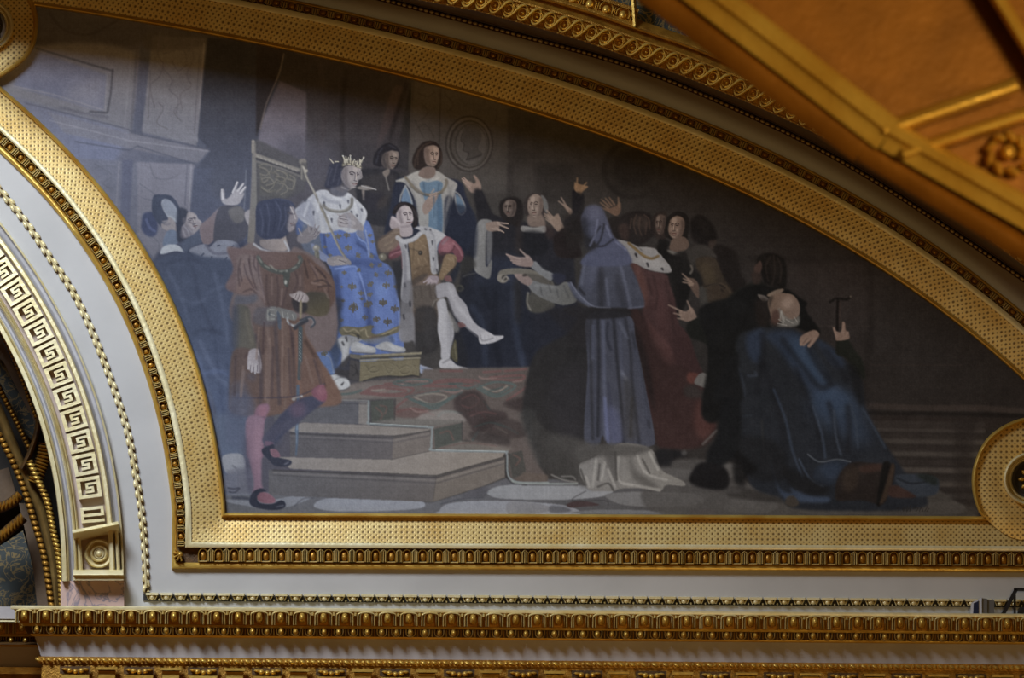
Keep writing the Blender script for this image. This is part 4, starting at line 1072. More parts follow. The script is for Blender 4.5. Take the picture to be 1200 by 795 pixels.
# ---- man in ermine and red, and faces behind
use(640, 190, 180)
F('221c1c', '490,470 560,430 640,390 720,380 800,400 840,470 860,540 800,600 740,640 620,640 520,560', 1.5, 1)
F('3b2a26', '560,500 630,480 640,590 590,600', 2, .9)
F('40322b', '670,440 760,420 800,480 770,520 690,500', 2.5, .8)
F('2b2321', '650,420 730,400 780,430 800,500 740,600 680,560', 3, .4)
F('221c1b', '470,460 530,420 560,440 520,560 490,530', 1.5, .9)
F('674937', '420,350 480,360 540,340 575,310 580,370 560,410 530,415 470,380', .6)
for s in ('480,360 420,315', '490,345 430,290', '510,340 460,280', '530,330 490,275'): L('74543f', s, 2.3, .9, .4, w2=1.4)
L('74543f', '565,350 560,275', 2.3, .9, .4, w2=1.5)
F('2b211f', '830,420 890,390 940,410 930,600 850,590 830,500', 1)
F('523f37', '860,430 910,410 930,450 920,530 880,560 850,500', 1)
L('2a1f1d', '870,462 915,470', 2.6, .8, .6); L('35252299'[:6], '865,520 895,525', 2, .7, .5)
F('1c1817', '920,480 950,420 1010,385 1080,400 1110,460 1100,580 1060,620 940,590 915,540', .9)
F('755a4b', '975,440 1040,425 1070,450 1070,520 1040,590 980,590 950,540 955,480', .7, 1, g='960,500 1070,500', col2='5e4639')
L('2e211d', '1000,470 1035,473', 2.4, .85, .5); L('2e211d', '960,470 975,468', 2, .8, .5)
L('4b332c', '965,552 1000,552', 2.4, .8, .5); L('8d6e5b', '985,480 975,520', 1.8, .6, .5)
F('5c463a', '980,600 1070,580 1110,650 1040,700 960,680', .9)
F('605b55', '940,680 1030,705 1060,690 1040,730 950,720', .6)
F('171515', '880,600 960,620 940,690 1030,740 1090,760 1120,1000 1000,1200 880,900 860,700', 1.2)
use(760, 230, 180)
F('191515', '330,190 400,150 480,200 530,290 520,350 440,390 340,330', 1.6)
F('241f1d', '380,170 450,200 480,280 420,300', 4, .5)
F('382c27', '470,350 530,345 500,410 470,400', 1.4, .9)
F('1c1716', '520,380 600,390 680,440 720,600 760,700 640,800 560,640 500,480', 1.6)
F('35312e', '290,440 350,390 440,380 500,430 530,480 440,470 380,500 330,560 250,540', 1.2)
F('3a2e22', '370,490 510,480 570,600 640,740 640,800 460,800 400,640', 1.2, 1, g='400,600 600,700', col2='30261d')
F('4a3b25', '410,520 500,560 520,700 430,660', 4, .6)
F('191716', '180,470 280,430 330,540 400,600 420,700 300,640 260,600 220,700 200,800 150,600', 1.6, .9)
L('6b6259', '330,540 340,570 325,600', 2.4, .7, .5)
F('5b4337', '300,640 350,640 385,680 400,760 380,790 320,700', .7)
for s in ('330,665 262,602', '330,665 270,640', '345,680 265,668', '340,690 310,688'): L('8a6b57', s, 2.4, .9, .4, w2=1.4)
use(720, 300, 180)
F('393632', '660,250 720,250 760,300 750,450 700,560 670,400', 1.5)
F('3a2c20', '720,230 860,220 920,290 860,360 780,420 740,500 730,380', 1.8, .9)
L('1f1917', '700,240 800,220 860,250', 2, .7, 1); L('1e1815', '830,260 840,275', 2, .7, .6)
L('4f3e2c', '700,250 830,215 900,280', 1.4, .5, .7)
F('232020', '130,20 250,20 430,130 460,300 500,400 480,560 600,700 500,760 160,420', 2, .3)
F('4a2b2b', '120,40 260,110 400,140 430,220 470,340 500,520 580,620 640,800 720,1000 640,1100 300,1300 230,900 200,600 220,350 170,200', 1.3, 1, g='200,300 600,700', col2='3d2223')
F('6b3a30', '140,60 200,90 260,280 240,400 200,300', 3, .6)
F('5a3030', '300,250 360,240 420,500 400,700 330,500', 5, .5)
F('6d3a38', '200,420 300,560 440,720 420,800 330,800 270,640', 2.5, .6)
F('2b1b1c', '90,420 210,420 270,620 330,800 200,800 120,560', 2.5, .9)
for s in ('300,150 330,300 320,420', '400,200 440,400 460,600', '260,180 290,300'): L('351f1f', s, 3, .5, 1.4)
use(640, 190, 180)
F('7d7a7b', '545,620 600,610 700,650 760,700 720,660 840,670 880,720 940,780 960,830 880,840 760,800 620,760', .8, 1)
use(720, 300, 180)
F('7e7b7c', '110,0 330,-20 380,20 440,100 430,130 340,125 220,90', .8)
F('9a9797', '200,20 330,30 400,90 300,100', 3, .5)
use(640, 190, 180)
L('6d5227', '640,630 700,680 760,730 820,750 870,730', 3.2, .95, .5)
L('93733a', '660,650 740,715 810,742', 1, .6, .4)
for s in ('695,715 705,740', '585,655 592,670'): L('201d22', s, 3, .85, .4, w2=1.5)
use(720, 300, 180)
for s in ('255,60 265,85', '370,100 378,112'): L('201d22', s, 3, .85, .4, w2=1.5)
# pointing hand with dark sleeve
F('191a17', '570,520 640,480 800,500 860,420 900,460 1000,600 960,800 860,800 700,680 600,640 560,580', 1.4)
F('1b1b18', '780,430 860,340 960,260 1100,200 1192,240 1192,560 960,610 860,560', 1.6)
F('7d6152', '500,430 560,430 600,400 630,450 635,480 570,510 520,490', .6)
for s in ('520,430 420,382', '520,460 460,445', '530,490 490,485'): L('8c6e5d', s, 2.3, .9, .4, w2=1.4)
L('8c6e5d', '605,440 565,350', 2.6, .9, .4, w2=1.6)
# lower part of the red robe
use(600, 370, 240)
F('38201f', '700,0 760,0 900,250 1050,330 1100,480 1190,640 1110,760 900,780 830,720 800,480', 2.5, 1, g='760,200 1100,700', col2='3b2221')
F('4f2c2a', '780,30 850,100 950,260 900,280 830,180', 3, .7)
F('5a2d28', '1080,500 1140,520 1180,640 1110,720 1060,640', 4, .7)
F('683027', '1030,330 1100,350 1060,400 1020,380', 1.5, .9)
F('63605e', '1090,340 1130,338 1160,375 1140,420 1090,410 1060,390', .8)
F('33302f', '1000,420 1060,400 1100,430 1140,440 1080,480 1010,470', 2.5, .7)
L('55514f', '1190,670 1150,710 1110,750', 3, .7, 1)
F('22191a', '690,40 740,100 800,300 830,560 780,400 720,160', 3, .8)
# ---- hooded monk
use(600, 370, 240)
F('2d2a2b', '120,250 220,160 330,100 430,0 440,700 400,850 260,840 150,780 60,560', 2, 1, g='100,400 430,300', col2='29272a')
F('3c3b3a', '50,560 130,560 160,800 210,900 140,850 60,640', 3, .8)
F('2e2b33', '230,380 330,300 420,300 430,700 320,740 230,600', 8, .5)
F('3e4257', '440,0 680,0 720,140 770,380 830,700 810,760 720,770 640,740 570,760 530,700 500,760 420,740 440,300', .9, 1)
for i, s in enumerate(('500,20 505,250 500,700', '590,10 610,250 640,560 650,740', '660,20 690,200 700,400 740,740', '560,40 550,120 575,200', '460,30 460,350 470,720', '700,100 750,350 800,650', '560,400 600,730', '700,480 690,700')):
    L(('24252f', '24252f', '2b2c38', '2b2e40', '2d2e38', '2b2d3c', '373b55', '2f2d31')[i], s, 3.6, .8, 1.1)
for i, s in enumerate(('530,30 535,250 545,720', '470,60 470,250', '630,100 640,300 660,600', '720,200 790,600', '540,480 560,740', '625,40 670,130', '640,330 665,370')):
    L(('525a7c', '4b5270', '474d69', '444a64', '5965a0', '555c78', '666d88')[i], s, 3.6, .65, 1.2)
F('4d558a', '535,540 620,560 650,720 570,750', 4, .5)
F('3a3736', '640,380 700,400 730,700 650,700', 4, .5)
use(600, 450, 240)
F('44413f', '170,300 420,330 470,420 470,600 420,600 350,570 250,530', 3, .9)
F('3a3735', '130,200 250,330 350,450 380,560 260,540 180,440 120,320', 2.5, .8)
F('777472', '390,480 470,430 560,380 650,345 810,380 870,500 940,540 1000,570 1000,595 900,590 860,625 760,610 640,610 590,625 510,625 440,610', .9, 1, g='450,500 900,560', col2='74716c')
F('4c4947', '380,360 640,350 820,370 800,390 700,420 600,420 480,430 400,460', 2.5, .9)
F('4b4846', '530,380 600,380 620,500 600,580 560,480', 3, .8)
F('4f4c49', '680,400 720,500 800,560 860,600 780,600 700,540', 3, .8)
for s in ('490,440 480,520 470,600', '620,430 620,560 700,590', '540,460 520,560', '730,420 780,520 900,560', '800,400 850,500', '560,500 600,600', '430,540 450,600', '640,580 760,600 860,620'): L('97948f', s, 3, .6, 1)
for s in ('510,470 500,560', '600,400 610,560', '760,440 800,520', '400,500 430,590', '500,600 560,580 590,620', '340,520 380,570', '280,500 300,540'): L('3a3735', s, 2.4, .6, .8)
L('83807b', '230,530 300,560 380,575', 1.8, .7, .6); L('7e7b77', '290,540 350,540 370,560', 1.8, .6, .6)
L('87938e', '0,565 60,580 380,582', 1.8, .9, .4); L('2e2b2b', '60,590 380,592', 1.2, .5, .5)
use(570, 270, 180)
F('34373f', '370,240 510,330 590,350 560,420 500,390 430,330 350,290', 1, .7)
F('73757a', '340,270 380,240 440,300 520,340 500,390 440,360 360,300', .8)
F('272a42', '510,340 610,345 600,400 540,410', 1.2, .9)
F('6c6e72', '320,430 350,390 440,415 550,430 620,400 700,470 700,550 620,580 540,570 400,510', .9, 1, g='350,430 650,500', col2='62625f')
for s in ('420,440 430,500', '480,420 500,480', '540,440 560,520', '600,430 640,520'): L('4a4b4e', s, 2, .6, .9)
L('85888c', '380,430 540,440', 3, .4, 1.2)
F('8b6f68', '150,180 210,200 290,210 320,190 350,220 365,250 340,285 230,270 180,220', .6)
for s in ('260,225 155,188', '260,240 190,235', '260,255 205,252'): L('9a7d74', s, 2.2, .8, .35, w2=1.4)
L('9a7d74', '320,210 260,150', 2.6, .9, .4, w2=1.7)
F('8a706a', '220,340 300,350 340,370 360,400 320,430 250,390', .6)
L('9a7e76', '290,345 225,350', 2.2, .8, .4); E('3a3330', 295, 350, 18, 12, 0, .5, .8)
F('3f4358', '700,470 720,380 760,230 800,180 900,140 1000,120 1060,190 1130,300 1190,440 1225,590 1100,605 960,605 800,590 700,540 640,420 680,430', 1, 1, g='760,200 1150,560', col2='3c4055')
F('545a7d', '800,190 900,140 890,260 840,400 780,480 760,400', 5, .5)
F('26262f', '890,240 920,420 910,600 870,590 860,400', 3, .7)
F('2b2c38', '1000,330 1050,400 1090,600 1060,600 1010,480', 3, .6)
for s in ('930,380 950,580', '1020,200 1080,420 1120,600', '960,150 1040,160', '640,410 700,500 800,590', '760,260 740,420'): L('5a6180', s, 3.2, .6, 1.2)
L('6b7290', '655,405 720,500 830,590 960,602', 1.6, .8, .6); L('5d6484', '1100,605 1220,592', 1.6, .6, .7)
L('23232b', '720,450 760,500', 3, .6, 1)
F('242227', '640,590 820,600 1080,610 1100,670 860,690 700,680 600,620', 1.5, .9)
F('272328', '560,400 700,540 640,600 500,600 480,640 720,900 780,900 780,640', 3, .6)
use(640, 190, 180)
F('3d425c', '290,370 340,335 400,340 440,370 480,460 520,570 570,620 640,700 640,800 280,800 340,690 400,650 300,560 270,440', 1, 1, g='330,400 450,640', col2='42486a')
F('555b80', '330,350 410,345 440,420 400,440 330,440', 4, .6)
F('23242f', '270,430 320,460 330,560 400,650 320,690 280,560', 3, .8)
F('1e1c20', '205,250 290,250 290,380 260,440 270,560 180,540 140,460 200,400', 1.5, .8)
for s in ('450,480 430,580 400,640', '420,500 340,620', '520,600 450,650 400,655'): L('22232d', s, 2.4, .7, .8)
for s in ('400,450 380,560 340,650', '470,500 500,580', '540,620 620,680'): L('5d648c', s, 2.6, .6, .9)
use(640, 190, 180)
F('221c1b', '150,480 240,430 280,540 280,640 200,700 140,600', 3, .7)
# ---- dark man with his back turned
use(840, 290, 180)
F('171413', '310,90 380,45 480,60 535,120 545,220 530,310 440,310 370,270 340,200', 1.2)
F('231c19', '380,80 470,90 500,180 440,240 390,180', 4, .6)
F('442f29', '340,105 352,150 335,200 300,215 290,160 320,120', .9)
F('332521', '270,200 340,200 340,270 290,290', 1.5, .9)
F('121212', '250,300 340,290 430,310 560,330 640,390 700,430 690,480 740,560 800,640 790,680 680,650 560,600 400,560 440,700 180,680 120,800 -40,1000 -60,600 60,440 180,330', 1.4)
F('151516', '-140,480 180,400 330,560 330,700 160,720 60,1300 -120,1300 -60,800', 2)
F('5d5550', '320,365 380,380 400,410 360,420 330,395', .8)
F('6f5b4a', '390,370 460,330 520,325 490,360 420,385', .7)
F('241b18', '300,420 400,410 400,600 320,600', 3, .8)
# ---- bald kneeling man
F('6d5342', '430,370 500,355 590,370 640,440 640,520 600,560 520,560 470,580 430,560 400,460 400,410', .8, 1, g='440,420 620,500', col2='735a4c')
E('94796a', 550, 430, 48, 42, 0, 3, .7)
F('6f6d68', '480,470 540,540 600,560 640,530 635,600 560,620 460,610 500,590 480,530', 1.2, .85)
F('4a2e27', '430,500 480,490 490,560 470,600 420,580', 1.6, .9)
L('8d8a84', '500,500 520,570', 2.6, .6, 1)
F('2a2320', '400,400 440,380 420,440 410,480', 1.4, .7)
use(800, 380, 240)
F('20242c', '320,80 420,30 500,20 640,30 700,60 780,80 880,140 960,220 1040,330 1060,480 1130,620 1300,870 1420,1000 1340,1080 700,1080 560,1010 400,940 320,700 310,300', 2, 1, g='400,100 900,700', col2='1c222e')
F('233352', '380,60 470,30 460,150 450,220 400,210 370,130', 3, .8)
F('223250', '480,60 640,40 720,120 820,300 960,420 900,480 760,420 640,260 560,150', 4, .8)
F('27436a', '620,80 700,100 800,240 840,340 760,330 660,220', 6, .7)
F('2d4a75', '820,360 940,400 980,480 900,540 800,520 760,440', 9, .8)
F('253a5c', '740,420 1000,420 1060,560 1080,700 900,640 780,560', 10, .7)
F('213354', '780,90 880,150 940,230 900,260 830,180', 3, .7)
for i, s in enumerate(('580,90 700,250 800,370 860,350', '735,145 800,260 870,350', '460,60 470,200 430,400', '830,150 900,240 960,330', '850,460 880,560 900,700', '960,480 970,600 960,740', '660,260 740,480 800,660', '450,200 560,500 600,780')):
    L('161820', s, 6.5, .55, 2.6)
for i, s in enumerate(('530,380 600,560 640,740 700,900', '760,480 810,640 830,780', '880,500 890,640 920,760', '980,470 1010,600 1020,720', '320,250 350,340 360,420', '380,300 430,300 420,280', '1040,480 1100,580 1180,720', '460,560 470,700', '330,540 400,530')):
    L(('2c3d5a', '2f415e', '33435c', '2a3950', '2a3446', '303b50', '283850', '2a2c30', '252d3a')[i], s, 2.6, .75, 1.2)
F('151619', '240,250 320,160 330,300 350,440 240,450 180,430', 2.5)
F('14161a', '230,450 330,440 340,650 320,780 260,800 160,900 140,760 200,640', 2.5)
F('18191d', '330,650 560,700 600,900 400,900 320,780', 4, .7)
F('191c17', '890,150 900,90 960,90 1000,150 1050,220 1060,320 1010,290 950,200 900,180', 1.4)
F('15161a', '960,220 1040,300 1050,480 1000,400', 3, .8)
F('7f6050', '690,70 760,35 795,55 780,90 740,135 725,125 740,100 690,128 680,105', .7)
for s in ('720,80 688,120', '745,80 705,125', '770,80 735,130'): L('876858', s, 3, .7, .5, w2=2.2)
L('3f2c26', '700,112 725,85', 1.1, .6, .4); L('3f2c26', '733,115 745,95', 1.1, .6, .4)
use(840, 290, 180)
F('76594b', '900,620 920,640 950,660 970,640 975,580 995,590 1000,640 1020,660 1025,710 930,725 920,690', .7)
for s in ('930,690 908,625', '980,660 983,585', '1000,690 1018,660'): L('806253', s, 3, .9, .4, w2=2.2)
L('171211', '940,410 935,520 935,640', 3.4, 1, .5); L('3a2a25', '955,430 952,600', 1.2, .8, .5)
L('171413', '880,425 920,400 960,400 1010,405 1035,385', 3, 1, .5); E('4e453c', 1038, 382, 9, 9, 0, .5)
use(860, 450, 240)
F('1c2638', '470,500 560,450 660,450 640,520 600,580 480,590', 1.5, 1)
F('25395a', '500,490 600,460 620,500 560,560', 4, .6)
L('4a5666', '430,410 500,455 600,440 680,455', 1.6, .8, .8); L('2e405c', '380,440 440,550 520,600', 2.4, .7, 1)
F('231c1b', '590,640 600,560 650,480 720,455 870,470 930,470 930,560 880,690 830,700 760,680 680,680 600,680', 1.4)
F('3b241e', '740,480 860,465 870,500 780,520 730,510', 2, .8)
F('3a2c22', '640,520 710,480 730,540 700,620 640,620', 3, .6)
F('121112', '870,460 910,465 890,560 860,700 830,700 850,560', 1.2)
F('38291f', '920,470 935,490 900,640 860,700 850,690 890,570', 1)
F('3a2420', '920,590 1030,620 1060,660 960,665 900,650', 1.4)
F('263142', '940,540 1000,525 1120,530 1190,560 1180,640 1080,660 1040,640 960,590', 1.5)
L('151a24', '950,550 1030,580 1120,570', 2.4, .6, 1); F('1a221f', '1060,530 1150,530 1190,570 1160,590', 1.6, .8)
F('22304a', '210,440 260,600 340,640 330,600 440,650 550,660 545,690 400,690 320,680 270,640 240,560', 1.6, 1, g='250,500 450,680', col2='2c3f60')
F('15161a', '290,480 460,560 560,620 480,650 330,600', 3, .8)
F('3b342e', '310,660 350,655 380,700 340,718 300,700', 1)
F('0f0f11', '0,400 60,420 140,500 70,540 60,600 0,560', 3, .8)
use(600, 450, 240)
F('151417', '1030,560 1080,470 1150,460 1250,500 1250,610 1100,605', 2)
F('15151a', '840,390 930,380 1000,400 1020,420 940,440 920,480 850,470', 2.5, .8)
E('4c4a4b', 1002, 402, 16, 16, 0, 1, .8)
# signature strokes at the lower right
use(900, 400, 300)
for s in ('625,785 640,770 630,792', '650,770 645,795 665,765 660,793', '675,780 700,775 690,793', '705,792 715,775 722,793', '730,792 745,768', '750,780 740,793', '600,780 612,775'):
    L('231f1e', s, 1., .7, .3)
# ---- heads worked up with a finer brush
use(330, 160, 150)
face(650, 372, 82, 112, 1, 6, '8f8487', '38303c', .42)
L('8a8084', '735,330 742,378 722,392', 2.6, .9, .3); L('3a3644', '560,300 590,270 640,262', 2.4, .7, .6)
for s in ('470,300 440,380 430,450', '520,260 500,340 480,420', '560,300 545,380 520,450', '450,290 420,350'): L('474a62', s, 1.6, .6, .5)
L('b5adaa', '560,470 620,500 650,480', 1.6, .4, .8)
face(1022, 218, 62, 84, 1, 8, '74635c', '241e22', .3)
for s in ('900,180 880,250', '940,110 900,160', '1000,80 1060,110'): L('39384a', s, 1.5, .6, .5)
use(430, 140, 180)
face(508, 285, 54, 80, 1, 2, '8d7162', '2a1c19', .25)
for s in ('400,240 375,320 370,370', '440,200 400,260 395,350', '575,250 578,330 550,370', '500,178 450,195'): L('4a362d', s, 1.5, .7, .5)
use(440, 230, 180)
face(232, 158, 60, 84, 1, -4, 'a69496', '352830', .3)
for s in ('150,100 190,65 240,58', '300,110 315,180 310,220', '285,90 320,150'): L('3d3034', s, 1.4, .7, .5)
use(540, 200, 150)
face(702, 332, 66, 108, -1, -4, '7f695d', '2c201e', .3)
face(458, 352, 56, 80, -1, -2, '5c4a42', '221a1a', .3)
use(640, 190, 180)
face(1016, 508, 60, 86, -1, 2, '70574a', '241a18', .3)
face(888, 485, 42, 76, -1, 0, '4f3d36', '201817', .3)
for s in ('700,410 680,480 700,560', '760,410 800,450 805,520', '730,430 720,500 740,570', '780,470 770,560', '660,440 650,520'): L('50392f', s, 1.5, .6, .5)
use(160, 200, 180)
face(420, 400, 60, 72, 1, -18, '8f848a', '494356', .35, .8, oval=False)
for s in ('370,430 400,470 410,510', '400,440 430,480', '360,460 380,510', '440,440 440,480'): L('9e98a4', s, 1.3, .6, .4)
for s in ('960,300 980,400 970,500', '1010,260 1030,360 1020,500', '1080,240 1120,330 1100,460', '1150,280 1160,380 1120,460'): L('4f587e', s, 1.5, .5, .6)
for s in ('990,270 1000,400 1000,500', '1050,230 1080,330 1060,480'): L('2b3252', s, 1.5, .5, .6)
L('b3a7a8', '1195,285 1218,330 1232,375', 1.4, .7, .3); L('554a58', '1175,330 1200,332', 1.4, .8, .3); L('6d4b50', '1195,412 1222,405', 1.3, .8, .3)
use(840, 290, 180)
for s in ('420,70 380,150 400,260', '470,80 500,160 490,270', '440,60 450,180 430,290'): L('2d2420', s, 1.8, .6, .6)
for s in ('480,560 520,590', '540,560 590,590', '600,540 625,580', '500,500 490,560', '470,590 540,605'): L('8f8c86', s, 1.2, .6, .35)
use(330, 160, 150)
F('6a6355', '562,262 600,236 660,244 742,280 738,300 660,272 600,262 568,282', .4)
L('b1a88e', '575,268 640,258 735,290', 1.2, .8, .3)
for s in ('590,245 572,178', '612,240 600,200 598,185', '640,242 640,175', '662,250 682,212', '700,262 712,228', '722,272 768,190'):
    L('aba38e', s, 1.8, .9, .3, w2=.9)
for x, y in ((572, 182), (640, 180), (765, 196), (600, 215), (690, 235), (735, 225)): E('c0b79e', x, y, 9, 9, 0, .3, .8)
for s in ('610,262 612,268', '650,262 652,268', '690,272 692,278'): L('3a3530', s, 1.6, .8, .3)
for s in ('200,640 150,740 210,840', '300,560 260,700 300,850', '380,720 420,840 520,880', '600,720 640,800 620,880', '700,640 740,720 720,800', '560,560 600,600'):
    L('8286a0', s, 3, .35, 1.2)
for s in ('250,620 210,740', '430,740 460,840', '680,620 700,720', '350,600 330,700'): L('cfcfd6', s, 3, .35, 1)
F('565a70', '470,470 560,520 620,470 600,540 540,560 460,520', 1.4, .5)
use(240, 160, 180)
for s in ('420,230 470,210 520,240 480,300 430,290', '540,270 600,270 640,310 600,350 550,330', '440,330 500,320 540,370 490,420 440,400', '560,360 620,370 640,420 590,450', '660,300 700,330 690,390'):
    L('8a826f', s, 1.3, .7, .35); L('35343a', s.replace(',', ',0')[:0]+s, .7, .35, .3)
for i in range(11): L('a0978a', '%d,%d %d,%d' % (405+i*30, 152+i*11, 415+i*30, 160+i*11), 1.8, .6, .4)
use(240, 300, 180)
for s in ('280,20 260,120 270,230', '350,0 350,100 400,260', '480,150 480,300 500,400', '560,160 570,260 560,400', '640,250 620,330 600,400', '700,120 720,200 690,280', '800,30 850,120 880,200', '900,120 950,200 960,280', '300,280 360,260 400,290'):
    L('4a3338', s, 2.2, .45, .9)
for s in ('300,40 290,150', '420,200 440,300', '520,170 520,300', '600,260 590,380', '740,150 740,230', '820,60 880,150', '930,260 960,330'): L('947068', s, 2.6, .4, .9)
for i, s in enumerate(('420,560 400,800', '460,520 450,760', '600,520 610,780', '660,520 690,780', '500,640 520,790', '330,760 310,790')): L(('8f6a5a', '4a3138')[i % 2], s, 2.6, .5, .8)
use(240, 400, 180)
for i, s in enumerate(('420,120 440,440', '480,60 470,450', '530,50 520,440', '600,40 600,420', '650,60 670,410', '300,200 280,430', '240,120 230,420', '780,120 840,330', '850,150 900,330')): L(('4a3840', '8b695c')[i % 2], s, 3, .45, 1)
use(440, 230, 180)
for s in ('300,350 290,520', '400,380 420,540', '320,560 400,540'): L('5f4630', s, 2, .5, .7)
for s in ('225,430 235,600 225,740', '450,300 470,440 460,580', '400,250 440,290', '560,330 520,370'): L('77747f', s, 3, .4, 1)
for s in ('350,700 360,790', '420,690 430,790', '300,740 310,790', '460,680 470,780'): L('4d3f36', s, 2.4, .5, .8)
use(430, 140, 180)
for s in ('300,480 370,600 400,760', '350,480 430,600', '620,470 640,600 600,780', '660,520 620,700'): L('6f6c6e', s, 3, .4, 1)
for s in ('440,500 450,590', '520,600 520,780', '560,500 550,560'): L('33506f', s, 2.2, .5, .8)
use(440, 230, 180)
F('a08d90', '196,222 268,214 284,300 200,312', .6)
L('a9a6ab', '172,322 215,350 285,338 352,286', 5.5, .95, .5, w2=4.5)
L('7a6a70', '205,240 260,232', 2.4, .5, .7)
use(340, 420, 300)
for s in ('520,120 560,105 640,108', '700,150 760,160 800,150', '560,230 590,250 640,245', '420,160 460,150', '880,85 900,95 960,92', '1040,110 1080,105'):
    L('8f6a62', s, 2.2, .7, .4)
for s in ('600,200 660,215 720,200', '930,150 960,145 990,135', '500,110 560,118', '740,120 800,118'):
    L('3f5654', s, 2, .7, .4)
# ---- canvas weave, brush mottling
CAN += (noise(1, 2)[..., None]*.034+noise(4, 4)[..., None]*.022+noise(2, 9)[..., None]*.016+noise(3, 40)[..., None]*.012+noise(8, 20)[..., None]*.022)*(.5+CAN*1.2)
wv = (np.random.RandomState(5).rand(PH*PS, 1).astype(np.float32)-.5)+(np.random.RandomState(6).rand(1, PW*PS).astype(np.float32)-.5)
CAN += wv[..., None]*.012*(.4+CAN)
CAN = np.clip(CAN, .02, 1)
bl = np.stack([boxblur(CAN[..., i], 1) for i in range(3)], 2)
CAN = np.clip(CAN+(CAN-bl)*.9, .015, 1)
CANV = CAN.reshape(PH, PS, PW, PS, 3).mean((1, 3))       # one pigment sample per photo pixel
# pigments hold window haze and top shade in colour; divided by a light fit
def light_fit(x, y):
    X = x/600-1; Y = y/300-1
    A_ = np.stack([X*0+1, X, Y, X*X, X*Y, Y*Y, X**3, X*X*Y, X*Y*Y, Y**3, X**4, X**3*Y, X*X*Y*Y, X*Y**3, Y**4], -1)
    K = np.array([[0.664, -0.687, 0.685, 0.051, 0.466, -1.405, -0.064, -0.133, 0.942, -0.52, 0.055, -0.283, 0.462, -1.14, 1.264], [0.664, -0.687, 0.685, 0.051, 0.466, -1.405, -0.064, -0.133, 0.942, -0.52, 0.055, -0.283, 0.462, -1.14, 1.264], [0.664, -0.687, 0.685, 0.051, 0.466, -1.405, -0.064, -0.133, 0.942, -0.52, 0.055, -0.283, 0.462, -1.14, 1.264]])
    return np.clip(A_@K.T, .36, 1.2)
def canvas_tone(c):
    g = c.mean(2, keepdims=True); c = g+(c-g)*.56                    # every pigment greyed a little
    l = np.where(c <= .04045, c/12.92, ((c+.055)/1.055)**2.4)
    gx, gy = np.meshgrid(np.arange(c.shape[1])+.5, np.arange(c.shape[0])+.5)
    return np.clip(l/light_fit(gx, gy), .003, .9)

# ================================================================= mural canvas
def build_canvas():
    X, Y = np.meshgrid(np.arange(0, PW), np.arange(0, PH)); xf, yf = X+.5, Y+.5
    ok = (yf > TY(xf)-3) & (yf < BY(xf)+3) & (xf > np.where(yf > 90, LX(yf), -5)-3)
    idx = -np.ones(X.shape, int)
    cell = ok[:-1, :-1] & ok[1:, :-1] & ok[:-1, 1:] & ok[1:, 1:]
    use_ = np.zeros(X.shape, bool)
    for a in (0, 1):
        for b in (0, 1): use_[a:a+cell.shape[0], b:b+cell.shape[1]] |= cell
    idx[use_] = np.arange(use_.sum())
    V = P(xf[use_], yf[use_], .012); og = V.mean(0)
    i, j = np.nonzero(cell)
    Fq = np.stack([idx[i, j], idx[i+1, j], idx[i+1, j+1], idx[i, j+1]], 1)
    me = bpy.data.meshes.new('painted_canvas')
    me.vertices.add(len(V)); me.vertices.foreach_set('co', (V-og).astype(np.float32).ravel())
    me.loops.add(Fq.size); me.loops.foreach_set('vertex_index', Fq.astype(np.int32).ravel())
    me.polygons.add(len(Fq)); me.polygons.foreach_set('loop_start', np.arange(0, Fq.size, 4, dtype=np.int32))
    me.update(calc_edges=True)
    at = me.color_attributes.new('pigment', 'FLOAT_COLOR', 'POINT')
    col = np.ones((len(V), 4), np.float32); col[:, :3] = canvas_tone(CANV)[use_]  # colour also carries the painted haze and the inverse light fit
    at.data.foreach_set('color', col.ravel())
    m = bpy.data.materials.new('oil_paint_on_canvas'); m.use_nodes = True; n = m.node_tree.nodes; l = m.node_tree.links; b = n['Principled BSDF']
    a = n.new('ShaderNodeAttribute'); a.attribute_name = 'pigment'; l.new(a.outputs['Color'], b.inputs['Base Color'])
    b.inputs['Roughness'].default_value = .62; b.inputs['Specular IOR Level'].default_value = .12
    nz = n.new('ShaderNodeTexNoise'); nz.inputs['Scale'].default_value = 9; nz.inputs['Detail'].default_value = 8
    t = n.new('ShaderNodeTexCoord'); l.new(t.outputs['Object'], nz.inputs[0])
    bp = n.new('ShaderNodeBump'); bp.inputs['Strength'].default_value = .25; bp.inputs['Distance'].default_value = .01
    l.new(nz.outputs['Fac'], bp.inputs['Height']); l.new(bp.outputs[0], b.inputs['Normal'])
    me.materials.append(m); me.validate()
    o = bpy.data.objects.new('mural_painting', me); COL.objects.link(o); o.location = og
    tag(o, 'large lunette mural of a crowned king in a blue robe receiving a kneeling crowd', 'painting')
build_canvas()

# ================================================================= gilded frame of the mural
fr = thing('mural_surround', 'curved gilded surround with punched band and leaf ornament around the mural', 'frame', P(600., 640., .02))
sS = frame_path.l[5]; sE = frame_path.L; ck = [sC]
def both(name, prof, mats, step=6.):
    mb = MB()
    sweep(mb, frame_path, prof, sS, sE, step, extra=ck); sweep(mb, top_path, prof, 0, None, 8)
    return mb.build(name, mats, fr)
both('inner_bead', [(0, .0)]+bead(0, 5.6, .022, .034)+[(6, .02)], 'gold')
both('punched_band', [(5.6, .016), (7, .02), (16, .035), (26, .045), (36, .058)], 'punched')
both('plain_fillet', [(35.6, .04), (36, .066), (37, .070), (41, .070), (42, .066), (42.2, .02)], 'gold_pale')
both('ornament_ground', [(42, .022), (56.5, .022)], 'gold_ground')
both('outer_bead', [(56, .0)]+bead(56.2, 63, .008, .032)+[(63, -.01)], 'gold')
